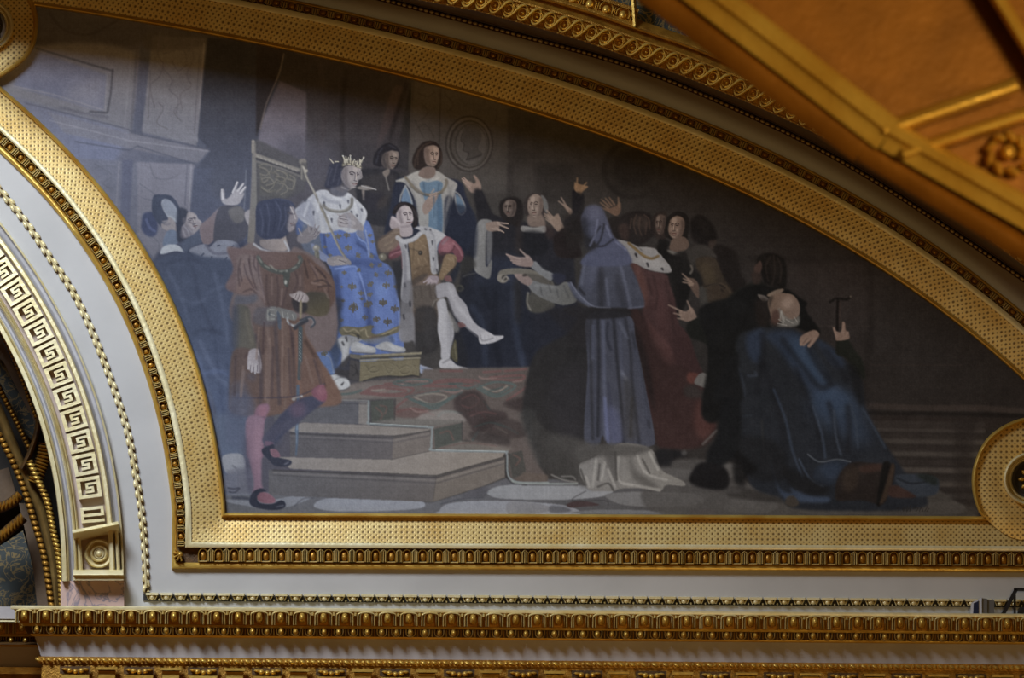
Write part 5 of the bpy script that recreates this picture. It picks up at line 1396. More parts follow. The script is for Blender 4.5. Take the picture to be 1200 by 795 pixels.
def leaf_unit(mb, path, c, o0=42.4, o1=56.2, k=1.):
    m = (o0+o1)/2; h = (o1-o0)/2
    dome(mb, path, c, m+.6, 3.7*k, h*.72, .024, .030, 1, 10, 4, sq=.65)
    tube(mb, path, [(c-5*k, o1-.6), (c-5*k, m-1)]+arc(c, m-1, 5*k, h*.72, 180, 360, 7)[1:-1]+[(c+5*k, m-1), (c+5*k, o1-.6)], .8*k, .024, .036, 0)
    tube(mb, path, [(c-5*k, o1-.7), (c+5*k, o1-.7)], .8, .024, .03, 2)
    tube(mb, path, [(c+9.2*k, o0+2), (c+9.2*k, o1-.6)], 1.0*k, .024, .040, 2)
    tube(mb, path, [(c+5.6*k, o0+3.6), (c+9.2*k, o0+.8), (c+12.8*k, o0+3.6)], 1.0*k, .024, .038, 2)
    tube(mb, path, [(c+6.6*k, o0+2.6), (c+6.6*k, o1-.8)], 1.15*k, .024, .044, 2); tube(mb, path, [(c+11.8*k, o0+2.6), (c+11.8*k, o1-.8)], 1.15*k, .024, .044, 2)
mb = MB(); pit = 18.4
for i in range(int((sC+34-sS)/pit)): leaf_unit(mb, left_ext, sC+26-i*pit)
for i in range(int((bot_ext.L-40)/pit)): leaf_unit(mb, bot_ext, 38+i*pit)
for i in range(int(top_path.L/pit)-1): leaf_unit(mb, top_path, 10+i*pit)
cp = Path([(180, 650), (240, 650)], -1)
for a in range(5):
    t = math.radians(75+a*40); tube(mb, cp, [(31, 0), (31+8*math.cos(t), 8*math.sin(t))], 1.5, .03, .05)
dome(mb, cp, 31, 0, 3.4, 3.4, .04, .045)
mb.build('leaf_ornament', ['gold', 'gold_deep', 'gold_mid'], fr)
# corner rosettes of the frame
def ring_pts(cx, cy, r, a0=0, a1=360, n=48): return [(cx+r*math.cos(math.radians(a0+(a1-a0)*i/n)), cy+r*math.sin(math.radians(a0+(a1-a0)*i/n))) for i in range(n+1)]
def disc(cx, cy, edge, rin, name, label, k0, k1):
    t = thing(name, label, 'rosette', P(float(cx), float(cy), .06))
    q = Path(edge[k0:k1], 1)
    mb = MB()
    ed = np.array(edge); inner = np.array(ring_pts(cx, cy, rin, n=len(edge)-1))
    # matched angles for a clean punched plate
    ang = np.arctan2(ed[:, 1]-cy, ed[:, 0]-cx); inn = np.stack([cx+rin*np.cos(ang), cy+rin*np.sin(ang)], 1)
    k = np.linspace(0, 1, 5)[:, None, None]
    G = ed[None]*(1-k)+inn[None]*k
    D = np.array([.055, .066, .070, .066, .055])[:, None]*np.ones(len(ed))
    uv = G.copy()
    mb.grid(P(G[..., 0], G[..., 1], D), 0, uv); mb.build('punched_plate', 'punched', t)
    mb = MB(); sweep(mb, q, [(-5.5, .0)]+bead(-5.5, 0.5, .05, .05)+[(.5, -.01)], 0, None, 4); mb.build('rim', 'gold', t)
    mb = MB(); ci = Path(ring_pts(cx, cy, rin), 1)
    sweep(mb, ci, [(1, .04)]+bead(1, -3.5, .06, .045)+[(-4.5, .03)], 0, None, 4); sweep(mb, ci, [(-4.5, .03)]+bead(-5, -8, .03, .03)+[(-9, .0)], 0, None, 4)
    mb.build('inner_ring', 'gold_pale', t)
    mb = MB(); cc = Path([(cx-50, cy), (cx+50, cy)], -1)
    dome(mb, cc, 50, 0, rin-8, rin-8, .0, .03, 0, 24, 3); mb.build('recess', 'dark', t)
    mb = MB(); dome(mb, cc, 50, 0, 7, 7, .02, .07, 0, 16, 5)
    for i in range(8):
        a = i*math.pi/4; dome(mb, cc, 50+11*math.cos(a), 11*math.sin(a), 4.5, 2.6, .02, .04, 0, 8, 3, rot=a)
    mb.build('flower', 'gold', t)
    return t
e1 = np.array([(-75, 60), (-70, -10), (-30, -32), (10, -26), (30, -12), (39.5, 4), (44.6, 24), (41.5, 50), (33, 66), (24, 75), (12, 84), (0, 91), (-20, 97), (-50, 92), (-75, 60)], float)
e2 = np.array([(1152.5, 606), (1145, 595), (1140, 577), (1139, 562), (1141, 547), (1148, 528), (1158, 513), (1171, 502.5), (1185, 495), (1203, 490), (1230, 492), (1262, 515), (1275, 560), (1262, 610), (1225, 632), (1185, 630), (1152.5, 606)], float)
def smooth_closed(e, k=5):
    e = e[:-1]; n = len(e); out = []
    for i in range(n):
        a, b, c, d = e[i-1], e[i], e[(i+1) % n], e[(i+2) % n]
        for j in range(k):
            t = j/k; out.append(.5*((2*b)+(-a+c)*t+(2*a-5*b+4*c-d)*t*t+(-a+3*b-3*c+d)*t**3))
    out.append(out[0]); return np.array(out)
disc(-15, 30, smooth_closed(e1), 30, 'corner_rosette', 'punched gold corner disc at the upper left end of the mural', 23, 64)
disc(1208, 562, smooth_closed(e2), 31, 'corner_rosette', 'punched gold corner disc at the lower right end of the mural', 0, 52)

# ================================================================= running leaf strings on the grey wall
st = np.vstack([np.array([(-50, 178), (-25, 198)]), np.array([(0, 223), (30, 260), (58, 301), (86, 343), (111, 396), (136, 463), (151, 513), (160, 564), (165.5, 600), (169, 640), (171.5, 694.)])])
def resample(p, k=6):
    p = np.array(p, float); out = []
    for i in range(len(p)-1):
        a, b, c, d = p[max(i-1, 0)], p[i], p[i+1], p[min(i+2, len(p)-1)]
        for j in range(k):
            t = j/k; out.append(.5*((2*b)+(-a+c)*t+(2*a-5*b+4*c-d)*t*t+(-a+3*b-3*c+d)*t**3))
    out.append(p[-1]); return np.array(out)
sp = Path(resample(st), -1)
mb = MB()
sweep(mb, sp, [(-3.4, 0), (-3, .012), (3, .012), (3.4, 0)], 0, None, 8, 1)
c = 3.
while c < sp.L-4:
    for q in (-1, 1):
        dome(mb, sp, c+(3 if q > 0 else 9), q*2.5, 5.1, 2.2, .012, .02, 0, 8, 3, rot=q*.12)
    c += 12.4
tube(mb, sp, [sp_ for sp_ in zip(np.arange(0, sp.L, 6), np.zeros(len(np.arange(0, sp.L, 6))))], 2.0, .012, .026)
mb.build('string_body', ['gold_pale', 'gold_ground']).name = 'leaf_string'
tag(bpy.data.objects['leaf_string'], 'gold leaf string moulding curving down the grey wall beside the arch', 'moulding')
hp = Path([(168, 694.8), (1290, 703.2)], -1)
mb = MB(); block(mb, hp, 0, hp.L, 2.2, 9.6, 0, .008, 1)  # dark strip paints the shadowed holes between the leaves
c = 2.
while c < hp.L-6:
    block(mb, hp, c+.6, c+15.6, 0, 3.4, .0, .045, 0, .5)
    dome(mb, hp, c+8, 5.2, 4.2, 3.6, .004, .04, 0, 8, 3)
    tube(mb, hp, [(c+2.2, 3.5), (c+4.4, 8.2)], 1., .006, .022); tube(mb, hp, [(c+13.8, 3.5), (c+11.6, 8.2)], 1., .006, .022)
    dome(mb, hp, c+16.4, 8, 1.3, 1.6, .006, .022, 0, 6, 3)
    c += 16.85
tag(mb.build('leaf_string', ['gold_pale', 'dark']), 'straight gold leaf string moulding just above the cornice', 'moulding')
tp = Path(resample([(-120, -88), (0, -80), (200, -55), (380, -18), (440, -3), (600, 39), (751, 82), (900, 145), (1005, 200), (1110, 267), (1200, 328), (1290, 392)]), 1)
mb = MB(); c = 2.
sweep(mb, tp, [(-3, 0), (-2.5, .012), (2.5, .012), (3, 0)], 0, None, 10, 1)
while c < tp.L-4:
    dome(mb, tp, c, 0, 2.9, 2.0, .012, .035, 0, 8, 3); c += 6.6
tag(mb.build('bead_string', ['gold_pale', 'gold_ground']), 'thin beaded gold string under the overhanging arch at upper right', 'moulding')

# ================================================================= overhanging arch with guilloche
gp = Path(resample([(-120, -112), (0, -102), (200, -74), (380, -36), (450, -21), (540, -3), (562, 1), (592, 9.5), (625, 18.5), (672, 32), (703, 42), (751, 59), (799, 75.5), (847, 95), (879, 108), (960, 145), (1040, 188), (1120, 238), (1192, 290), (1290, 368)]), 1)
ar = thing('overhanging_arch', 'dark arch edge with a gold guilloche of interlaced rings above the mural', 'arch', P(700., 40., .3))
mb = MB()
n = 80; A_ = [];
ta, tb = np.linspace(0, tp.L, n), np.linspace(0, gp.L, n)
ax0, ay0 = tp.at(ta, np.full(n, 4.)); bx0, by0 = gp.at(tb, np.full(n, -12.))
k = np.linspace(0, 1, 6)[:, None]
G0 = ax0*(1-k)+bx0*k; G1 = ay0*(1-k)+by0*k
mb.grid(P(G0, G1, (.0+1.25*k)*np.ones(n)))
mb.build('soffit', 'brown', ar)
mb = MB(); sweep(mb, gp, [(-12.5, 1.23), (-12, 1.27), (-10.5, 1.28), (-10, 1.26), (10, 1.26), (10.5, 1.28), (12.5, 1.28), (13, 1.25)], 0, None, 8)
sweep(mb, gp, [(13, 1.25), (20, 1.23), (21, 1.27), (23, 1.28), (24, 1.25), (26, 1.25), (33, 1.2)], 0, None, 8)
mb.build('arch_face', 'gold_deep', ar)
mb = MB(); pit = 16.83; c = 4.; 
while c < gp.L-10:
    tube(mb, gp, arc(c, 0, 5.4, 5.4, 0, 337, 15), 1.5, 1.26, .045, closed=True); dome(mb, gp, c, 0, 2.1, 2.1, 1.26, .035, 0, 8, 3)
    c += pit
for sg in (1, -1):
    pp = [(4+pit/2+i*pit/10, sg*9.2*math.sin(math.pi*(i/10)-math.pi*.0)) for i in range(int((gp.L-20)/pit*10))]
    hs = [.012*math.cos(math.pi*(i/10))*sg for i in range(len(pp))]
    tube(mb, gp, pp, 2.2, 1.26, .05, hs=hs)
c = 0.
while c < gp.L-6:
    dome(mb, gp, c, -11.6, 1.5, 1.3, 1.27, .02, 0, 6, 3); c += pit/2
mb.build('guilloche', 'gold', ar)

# soffit coffer end, top centre
co = thing('soffit_coffer', 'gilded coffer end with egg ornament at the top centre', 'coffer', P(700., 5., .5))
cpth = Path([(560, -48), (745, 31)], 1)
mb = MB(); q = Path([(612, -10), (742, 32)], 1)
sweep(mb, q, [(-3, 1.14), (-2, 1.24), (0, 1.26), (1.5, 1.24), (2, 1.21), (18, 1.21), (18.5, 1.26), (22, 1.26), (23, 1.14)], 0, None, 8); mb.build('moulding', 'gold_deep', co)
mb = MB()
for i in range(7):
    c = q.L-16-i*20.5
    dome(mb, q, c, 10, 5.2, 6, 1.21, .05, 0, 10, 4)
    tube(mb, q, arc(c, 11, 8, 9, 200, -20, 9), 1.3, 1.21, .04); tube(mb, q, arc(c, 10, 8.2, 8, 160, 20, 7), 1.0, 1.21, .03)
    tube(mb, q, [(c+10.2, 4), (c+10.2, 16)], 1.1, 1.21, .035)
mb.build('egg_ornament', 'gold', co)
mb = MB(); q2 = Path([(741, -20), (744.5, 31)], 1); sweep(mb, q2, [(-3, 1.16), (-2.5, 1.27), (0, 1.28), (2.5, 1.24), (3, 1.14)], 0, None, 8)
mb.build('end_moulding', 'gold', co)
mb = MB(); plate(mb, [(540, -70), (1300, -70), (1300, 330), (1120, 215), (900, 96), (800, 48), (746, 28), (640, -8), (540, -40)], 1.06, 1.10)
tag(mb.build('painted_vault', 'arabesque', smooth=False), 'dark blue painted vault panel behind the blurred gold coffer', 'panel')

# ================================================================= blurred gilded coffer close to the camera
FD = 14.2
cf = thing('ceiling_coffer', 'large gilded coffer frame at the upper right, blurred in the foreground', 'coffer', P(1000., 60., FD))
def rib(mb, a, b, w0, prof, d=FD, mi=0, k=8):
    q = Path(line(a, b, k), 1); sweep(mb, q, [(o*w0, d+h) for o, h in prof], 0, None, 40, mi)
round_ = [(-.5, -.03), (-.5, .02), (-.38, .055), (-.2, .075), (0, .08), (.2, .072), (.38, .05), (.5, .02), (.5, -.03)]
step_ = [(-.5, -.02), (-.49, .03), (-.3, .042), (-.1, .052), (0, .062), (.05, .075), (.3, .088), (.46, .075), (.5, .04), (.5, -.02)]
def slab(mb, pts_, d, t=.02, mi=0):
    p = np.array(pts_, float); A_ = P(p[:, 0], p[:, 1], d); B_ = A_+np.array([0, t, 0]); n = len(p)
    mb.poly(A_, mi); mb.poly(B_[::-1], mi); mb.faces(np.vstack([A_, B_]), [(i, (i+1) % n, n+(i+1) % n, n+i) for i in range(n)], mi)
mb = MB(); slab(mb, [(655, -182), (1500, -182), (1500, 20), (1040, 160)], FD-.06); slab(mb, [(1040, 160), (1500, 20), (1500, 405)], FD-.05)
mb.build('panel', 'brown_gilt', cf)
mb = MB(); rib(mb, (600, -182), (1041, 158), 44, step_); rib(mb, (1041, 158), (1500, 418), 38, step_); mb.build('long_moulding', 'gold', cf)
mb = MB(); rib(mb, (540, -178), (1012, 174), 38, [(-.5, -.06), (-.5, -.02), (-.2, .01), (.1, .02), (.35, 0), (.5, -.06)]); rib(mb, (1012, 174), (1480, 461), 32, [(-.5, -.06), (-.5, -.02), (-.2, .01), (.1, .02), (.35, 0), (.5, -.06)])
mb.build('lower_moulding', 'brown_gilt', cf)
mb = MB(); gr_ = [(-.5, -.10), (-.2, -.09), (.2, -.09), (.5, -.10)]; rib(mb, (575, -180), (1030, 166), 44, gr_); rib(mb, (1030, 166), (1490, 449), 40, gr_)
mb.build('groove', 'gold_ground', cf)
mb = MB(); rib(mb, (1036, 152), (1192, 99), 20, round_); mb.build('cross_bar', 'gold', cf)
mb = MB(); rib(mb, (1058, 180), (1480, 43), 17, round_); mb.build('cross_bar', 'gold', cf)
mb = MB(); rib(mb, (1060, -177), (1232, 98), 19, round_); mb.build('side_bar', 'gold', cf)
mb = MB(); qq = Path([(1100, 180), (1250, 180)], 1)
for i in range(9):
    a = i*.7; dome(mb, qq, 82+17*math.cos(a)*(1+.08*i), 2+15*math.sin(a)*(1+.08*i), 11, 6, FD-.05, .07, 0, 8, 3, rot=a+1)
dome(mb, qq, 82, 2, 10, 10, FD-.05, .08); mb.build('rosette', 'gold', cf)

# ================================================================= archivolt with the Greek key
ap = Path(arch_pts, -1)
av = thing('archivolt', 'pale gilded archivolt with a Greek key band at the left', 'arch', P(110., 640., .1))
sB = np.interp(681, arch_pts[:, 1], ap.l)
def apart(name, prof, m, s1=sB, s0=0):
    mb = MB(); sweep(mb, ap, prof, s0, s1, 6); return mb.build(name, m, av)
apart('outer_edge', [(0, -.02), (.2, .05), (2, .055), (2.6, .03)], 'gold_pale')
apart('outer_cavetto', [(2.4, .03), (4, .018), (7, .02), (9, .035), (10.5, .06)], 'lilac')
apart('outer_moulding', [(10.2, .05), (10.8, .085), (12, .098), (15.5, .098), (16.8, .085), (17.2, .02)], 'gold_pale')
apart('key_ground', [(17, .03), (51.5, .03)], 'mauve')
apart('inner_fillets', [(51, .03)]+bead(51.2, 53.8, .04, .035, 5)+[(54, .045)]+bead(54.2, 57.6, .045, .045, 5)+[(58, .045)], 'gold_pale')
apart('inner_cavetto', [(57.8, .045), (58.4, .05), (60, .032), (62, .03), (64, .05)], 'lilac')
apart('inner_moulding', [(63.8, .05)]+bead(64, 66.5, .05, .03, 5)+[(66.8, .07), (67.5, .10), (72, .105), (72.6, .09), (72.8, -.45)], 'gold_pale')
mb = MB(); s_end = np.interp(611.5, arch_pts[:, 1], ap.l)
i = 0
while True:
    c = s_end-(i+1)*29.; i += 1
    if c < 2: break
    D0, D1 = .028, .082
    if i == 1:
        block(mb, ap, c+8, c+11.6, 19.4, 46.6, D0, D1); block(mb, ap, c+8, c+27, 43, 46.6, D0, D1-.0004)
        block(mb, ap, c+23.4, c+27, 19.4, 46.6, D0, D1-.0008); block(mb, ap, c+16, c+19.6, 19.4, 46.6, D0, D1-.0002); block(mb, ap, c+8, c+17, 19.4, 23, D0, D1-.0006); continue
    block(mb, ap, c, c+4.2, 19.2, 46.8, D0, D1)
    block(mb, ap, c, c+25.9, 42.4, 46.8, D0, D1-.0004); block(mb, ap, c, c+25.9, 19.2, 23.6, D0, D1-.0006)
    block(mb, ap, c+21.7, c+25.9, 19.2, 46.8, D0, D1-.0008)
    block(mb, ap, c+6.9, c+9.9, 22, 37, D0, D1-.001); block(mb, ap, c+6.9, c+14.6, 33.8, 37, D0, D1-.0012)
    block(mb, ap, c+11.8, c+14.6, 28, 37, D0, D1-.0014); block(mb, ap, c+11.8, c+19.4, 27.4, 30.6, D0, D1-.0016)
    block(mb, ap, c+16.6, c+19.6, 27.4, 38, D0, D1-.0018)
mb.build('greek_key', 'gold_pale', av, smooth=False)
def ledge(name, a, b, prof, m):
    mb = MB(); q = Path(line(a, b, 5), -1); sweep(mb, q, prof, 0, None, 10)
    for s_ in (0, q.L):
        mb.poly(q.w(np.full(len(prof), s_), np.array([p[0] for p in prof]), np.array([p[1] for p in prof])))
    return mb.build(name, m, av)
ledge('upper_ledge', (84.5, 622.5), (138.5, 612), [(-1, .02), (0, .17), (2.6, .20), (4, .19), (5, .14), (8, .10), (12, .07), (13, .02)], 'gold_pale')
ledge('lower_ledge', (86, 668.5), (144.5, 668.5), [(-1, .02), (0, .13), (4, .17), (5.5, .175), (7, .15), (12, .15), (12.4, .01)], 'gold_pale')
for a, b in (((92.5, 628), (95, 669)), ((136.5, 622), (139, 669))):
    mb = MB(); q = Path(line(a, b, 4), -1); sweep(mb, q, [(-2.2, .02), (-2, .08), (0, .09), (2, .08), (2.2, .02)], 0, None, 10)
    mb.build('panel_edge', 'gold_pale', av)
mb = MB(); q = Path([(66, 649), (166, 649)], -1)
def turned(mb, q, sc, oc, prof, n=32, mi=0):
    T = np.linspace(0, 2*math.pi, n, endpoint=False)[:, None]; pr = np.array(prof)
    mb.grid(q.w(sc+pr[:, 0]*np.cos(T), oc+pr[:, 0]*np.sin(T), pr[:, 1]+0*T), mi, closeu=True)
turned(mb, q, 50, 0, [(17.4, .02), (17, .07), (15.5, .085), (13.5, .075), (12, .045), (10.5, .04), (9.6, .08), (8.2, .09), (6.6, .07), (6, .06), (5.6, .085), (4.8, .085), (4.4, .07), (3.4, .09), (0, .105)])
mb.build('roundel', 'gold_pale', av)
mb = MB(); plate(mb, [(71, 681), (145, 681), (145.5, 722), (71, 722)], .0, .055)
tag(mb.build('marble_block', 'marble', smooth=False), 'rose marble block with grey veins under the Greek key arch', 'block')

# ================================================================= vault seen through the arch
iv = thing('vault_interior', 'dark vault with gilded ribs and painted arabesques seen through the arch', 'vault', P(20., 560., -1.2))
def on(d):
    return lambda pts_, k=6: Path(resample(pts_, k), -1)
def slab2(name, pts_, d, m):
    mb = MB(); slab(mb, pts_, d, .05); return mb.build(name, m, iv, smooth=False)
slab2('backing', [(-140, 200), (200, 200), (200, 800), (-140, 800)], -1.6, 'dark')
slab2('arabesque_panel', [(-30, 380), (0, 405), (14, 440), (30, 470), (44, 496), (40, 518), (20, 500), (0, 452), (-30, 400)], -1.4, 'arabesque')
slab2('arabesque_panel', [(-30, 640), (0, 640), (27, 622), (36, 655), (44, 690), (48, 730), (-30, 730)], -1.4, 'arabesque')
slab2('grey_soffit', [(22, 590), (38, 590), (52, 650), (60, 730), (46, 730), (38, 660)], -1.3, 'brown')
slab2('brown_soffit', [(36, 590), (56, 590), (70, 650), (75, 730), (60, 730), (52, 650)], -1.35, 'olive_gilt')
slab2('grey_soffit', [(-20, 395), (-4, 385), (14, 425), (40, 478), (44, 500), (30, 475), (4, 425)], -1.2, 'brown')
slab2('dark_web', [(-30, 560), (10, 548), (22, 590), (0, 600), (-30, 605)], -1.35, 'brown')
def irib(name, pts_, w0, h, m, d=-1.1, beads=0., bw=.34, twist=False):
    mb = MB(); q = Path(resample(pts_), -1)
    sweep(mb, q, [(o, hh) for o, hh in bead(-w0/2, w0/2, d, h)], 0, None, 6)
    if beads:
        c = 0.
        while c < q.L:
            dome(mb, q, c, 0, beads*.52, w0*bw*1.15, d+h*.7, h*.6, 1, 8, 3, rot=.7 if twist else 0); c += beads
    return mb.build(name, m, iv)
irib('broad_rib', [(-30, 420), (0, 487), (22, 540), (44, 590), (50, 606), (62, 660), (66, 720)], 13, .10, 'olive_gilt', -1.05)
irib('bead_rib', [(-20, 415), (0, 457), (18, 492), (36, 530)], 7, .06, ['gold_ground', 'gold_deep'], -1.05, 5)
irib('rope_rib', [(-20, 480), (0, 512), (18, 548), (30, 578), (40, 612), (52, 655), (61, 715)], 8, .06, ['gold_ground', 'gold_deep'], -1.0, 7, .5, True)
irib('rope_rib', [(34, 540), (46, 566), (56, 590), (62, 620), (70, 660), (73, 715)], 9, .06, ['gold_ground', 'gold'], -.9, 5.5, .5, True)
irib('cross_rib', [(-30, 604), (0, 595), (12, 590), (24, 580)], 12, .08, ['gold_ground', 'gold_deep'], -1.0, 5, .5, True)
irib('cross_rib', [(-30, 652), (0, 630), (14, 618), (28, 606)], 13, .08, ['gold_ground', 'gold_deep'], -1.0, 5, .5, True)
irib('dark_rib', [(46, 488), (42, 512), (34, 534), (26, 550)], 7, .06, 'gold_ground', -.95)
irib('ribbed_web', [(54, 520), (50, 540), (40, 566)], 16, .08, ['gold_ground', 'gold_deep'], -.98, 4, .5)
irib('edge_rib', [(-30, 352), (-6, 380), (8, 404), (22, 436), (34, 468), (44, 494)], 4, .05, ['gold_ground', 'gold_deep'], -1.0, 5, .5)

# ================================================================= cornice
cn = thing('cornice', 'long gilded cornice with leaf and egg ornament running below the mural', 'cornice', P(600., 740., .2))
KD = .32
def cornice(x0, x1, ya, slope, dd, ph, par, lim=None):
    q = Path([(x0, ya+slope*x0), (x1, ya+slope*x1)], -1)
    def dz(o): return dd+KD*float(np.interp(o, [0, 4.5, 21, 24, 33, 36, 59, 60, 68, 100], [.42, .41, .31, .30, .23, .23, .06, .10, .08, .06]))
    def sw(name, prof, m, step=12.):
        mb = MB(); pr = np.array(prof); S = np.unique(np.r_[np.arange(0, q.L, step), q.L])
        SS, OO = np.meshgrid(S, pr[:, 0], indexing='ij'); DD = np.broadcast_to(np.where(pr[:, 1] < -dd+1e-6, pr[:, 1], pr[:, 1]*KD)+dd, SS.shape).copy()
        if lim: sh = np.clip((.42*KD-(DD-dd))*105/KD, 0, 40); SS = np.maximum(SS, sh)
        V = q.w(SS, OO, DD); mb.grid(V, 0, np.stack([SS, OO], -1))
        if len(prof) > 2: mb.poly(V[0])
        return mb.build(name, m, par)
    zt = 0.42*KD*math.tan(math.radians(18))/MPX*math.cos(math.radians(18))
    sw('crown_fillet', [(zt*.95, -dd-.0), (0, .40), (.5, .425), (3.4, .43), (4.5, .42), (4.8, .40)], 'gold_pale')
    sw('leaf_ground', [(4.6, .385), (10, .365), (16, .335), (21, .305)], 'gold_deep')
    sw('plain_band', [(20.8, .30), (21.2, .33), (24, .33), (24.4, .28)], 'gold')
    sw('egg_ground', [(24.2, .27), (29, .25), (33.4, .225)], 'gold_ground')
    sw('lower_fillet', [(33.2, .20), (33.6, .20), (35.6, .18), (36.2, .15)], 'gold')
    sw('grey_cove', [(36, .15), (40, .11), (48, .08), (55, .075), (59.5, .075)], 'frieze')
    sw('scroll_ground', [(59.3, .05), (59.8, .11), (67.6, .10), (68.2, .05)], 'gold_deep')
    sw('bracket_ground', [(68, .07), (100, .07)], 'gold_deep')
    s00 = 4. if lim else 0.
    mb = MB(); c = s00+8+ph
    while c < q.L-10:
        d1 = dd+.375
        dome(mb, q, c, 11.5, 4.4, 7., dd+.33*KD, .115, 0, 10, 4, sq=.6); dome(mb, q, c, 7.6, 3.2, 2.4, dd+.37*KD, .085, 0, 8, 3)
        dome(mb, q, c-1.3, 12.5, 1.2, 1.5, dd+.425*KD, .03, 0, 6, 3); dome(mb, q, c+1.6, 12.5, 1.2, 1.5, dd+.425*KD, .03, 0, 6, 3); dome(mb, q, c, 16, 1.6, 1.4, dd+.385*KD, .025, 0, 6, 3)
        for w_, r_ in ((9.6, 1.15), (6.9, .8)):
            pp = [(c-w_, 20.5), (c-w_, 14), (c-w_, 9)]+arc(c, 8.5, w_, 3.4, 180, 360, 9)[1:-1]+[(c+w_, 9), (c+w_, 14), (c+w_, 20.5)]
            tube(mb, q, pp, r_*1.35, 0, .055, 1, hs=[dz(p[1])-.004 for p in pp])
        tube(mb, q, [(c+12.5, 5.4), (c+12.5, 9)], 1.7, dz(7)-.01, .06, 1); 
        for e in (10.9, 12.5, 14.1):
            tube(mb, q, [(c+e, 9), (c+e, 20)], .7, 0, .04, hs=[dz(9)-.02, dz(20)-.02])
        c += 25.05
    mb.build('leaf_ornament', ['gold', 'gold_mid'], par)
    mb = MB(); c = (24 if lim else 0)+4+ph*.7
    while c < q.L-8:
        dome(mb, q, c, 28.2, 3.7, 4.9, dd+.235*KD, .085, 0, 10, 4)
        pp = [(c-5.3, 24.6), (c-5.3, 28)]+arc(c, 28.2, 5.3, 5, 180, 0, 8)[1:-1]+[(c+5.3, 28), (c+5.3, 24.6)]
        tube(mb, q, pp, 1.1, 0, .05, 1, hs=[dz(p[1])-.022 for p in pp]); tube(mb, q, [(c+8.4, 24.8), (c+8.4, 33)], 1., 0, .045, hs=[dz(25)-.025, dz(33)-.02])
        c += 16.85
    mb.build('egg_ornament', ['gold', 'gold_mid'], par)
    mb = MB(); c = (30 if lim else 0)+3.
    while c < q.L-6:
        dome(mb, q, c, 63.8, 4.6, 2.3, dd+.10*KD, .035, 0, 8, 3, rot=.5); dome(mb, q, c+6.4, 63.4, 2., 2.6, dd+.10*KD, .025, 0, 6, 3, rot=-.6); c += 12.9
    mb.build('scroll_ornament', 'gold', par)
    return q
cq = cornice(12.5, 1290, 709.6, .0083, 0., 4., cn, True)
# brackets and rosettes below the cornice
mb = MB(); mr = MB(); mk = MB()
c = cq.L and (538.8-12.5) - 75*6
while c < cq.L-30:
    block(mk, cq, c-18, c+18, 71, 79.5, .05, .062, 0)
    for a, w_ in ((0, 3.2), (-7, 4), (7, 4)): dome(mr, cq, c+a, 76 if a else 77, w_, 3.2, .06, .05, 0, 8, 3)
    dome(mr, cq, c-12, 74.5, 4, 1.8, .06, .03, 0, 8, 3); dome(mr, cq, c+12, 74.5, 4, 1.8, .06, .03, 0, 8, 3)
    block(mb, cq, c-17, c+17, 80.5, 100, .05, .13, 0, .8)
    block(mb, cq, c+24, c+50, 71.6, 75.4, .05, .17, 0, .6); block(mb, cq, c+26.5, c+47.5, 75.2, 100, .05, .145, 0, .8)
    c += 75
mk.build('coffer_ground', 'gold_ground', cn); mr.build('rosettes', 'gold', cn); mb.build('brackets', 'gold', cn)
cl = thing('cornice', 'short recessed cornice piece at the lower left corner under the vault', 'cornice', P(10., 740., .0))
cornice(-60, 60, 722.3, .0083, -.24, 2., cl)
mb = MB(); plate(mb, [(-60, 711), (70.5, 711.5), (70.5, 726), (-60, 725)], -.3, -.02)
tag(mb.build('stone_sill', 'frieze', smooth=False), 'pale grey stone sill at the left end behind the cornice', 'sill')

# ================================================================= equipment on the cornice
zc = float(P(600., 716., .40)[2])+.003
def bxm(mb, x0, x1, y0, y1, z0, z1, mi=0, bev=.0):
    V = [(x0, y0, z0), (x1, y0, z0), (x1, y1, z0), (x0, y1, z0), (x0, y0, z1), (x1, y0, z1), (x1, y1, z1), (x0, y1, z1)]
    mb.faces(V, [(0, 1, 5, 4), (1, 2, 6, 5), (2, 3, 7, 6), (3, 0, 4, 7), (4, 5, 6, 7), (3, 2, 1, 0)], mi)
def proj(px, py, d): return P(float(px), float(py), float(d))
def hexa(mb, fa, ba, mi=0):
    V = np.vstack([fa, ba]); n = len(fa)
    mb.faces(V, [tuple(range(n)), tuple(range(2*n-1, n-1, -1))]+[(i, (i+1) % n, n+(i+1) % n, n+i) for i in range(n)], mi)
dv = thing('monitor_box', 'small white box with a dark glass front standing on the cornice', 'device', proj(1150, 719, .3))
zs = float(proj(1150, 719.5, .155)[2])
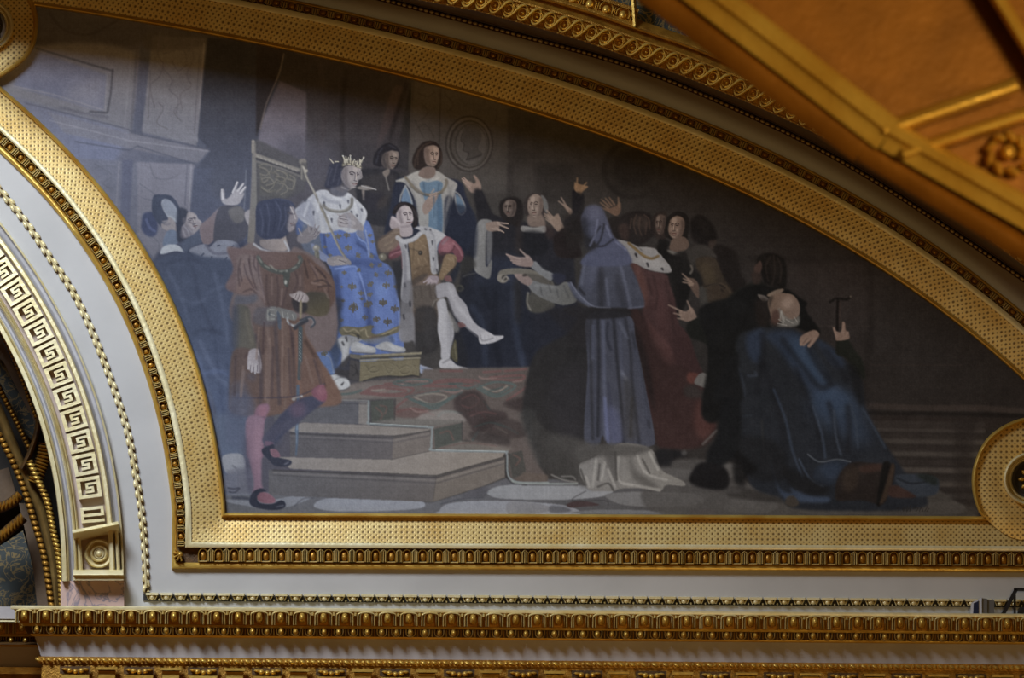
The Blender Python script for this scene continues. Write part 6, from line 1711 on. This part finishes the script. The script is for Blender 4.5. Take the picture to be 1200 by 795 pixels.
def q4(pts_, d):                                    # outline on a plane d in front of the wall, foot kept on the cornice top
    o = []
    for x, y in pts_:
        v = P(float(x), float(y), d)
        if y > 719: v = np.array([v[0], v[1], zs])
        o.append(v)
    return np.array(o)
f1 = [(1138, 707), (1150.5, 700.5), (1150.5, 720), (1137, 720)]
mb = MB(); a = q4(f1, .13); hexa(mb, a, a+np.array([.012, .03, 0])); mb.build('front_frame', 'white_plastic', dv, smooth=False)
mb = MB(); a = q4([(1141, 707.5), (1147, 704.2), (1147, 720), (1140.4, 720)], .134); hexa(mb, a, a+np.array([0, .02, 0])); mb.build('glass', 'screen', dv, smooth=False)
mb = MB(); a = q4([(1150.2, 701.2), (1157, 702), (1157, 720), (1150.2, 720)], .12); hexa(mb, a, a+np.array([0, .06, 0])); mb.build('housing', 'grey_plastic', dv, smooth=False)
mb = MB(); a = q4([(1157.2, 702.5), (1165.2, 704), (1165, 720), (1157.2, 720)], .11); hexa(mb, a, a+np.array([0, .05, 0])); mb.build('back_cover', 'grey_plastic', dv, smooth=False)
fm = thing('iron_bracket', 'black metal lamp bracket standing on the cornice at the right edge', 'bracket', proj(1190, 719, .3))
def bar(mb, a, b, w_=2.4, d=.12, dp=.03):
    a = np.array(a, float); b = np.array(b, float); t = (b-a)/np.hypot(*(b-a)); n_ = np.array([-t[1], t[0]])*w_/2
    p = np.array([a+n_, b+n_, b-n_, a-n_]); A_ = P(p[:, 0], p[:, 1], d); A_[:, 2] = np.maximum(A_[:, 2], zs); hexa(mb, A_, A_+np.array([0, dp, 0]))
mb = MB(); bar(mb, (1176, 719.5), (1191, 691), 4.5); mb.build('slanting_leg', 'iron', fm, smooth=False)
mb = MB(); bar(mb, (1188.5, 690.5), (1235, 691.5), 2.8); mb.build('top_rail', 'iron', fm, smooth=False)
mb = MB(); bar(mb, (1189.5, 692), (1189.5, 719.5), 2.2, .10); mb.build('post', 'iron', fm, smooth=False)
mb = MB(); bar(mb, (1193, 717.5), (1235, 717.5), 3.5, .10); bar(mb, (1195, 714), (1225, 712), 4, .09, .05); mb.build('base', 'iron', fm, smooth=False)
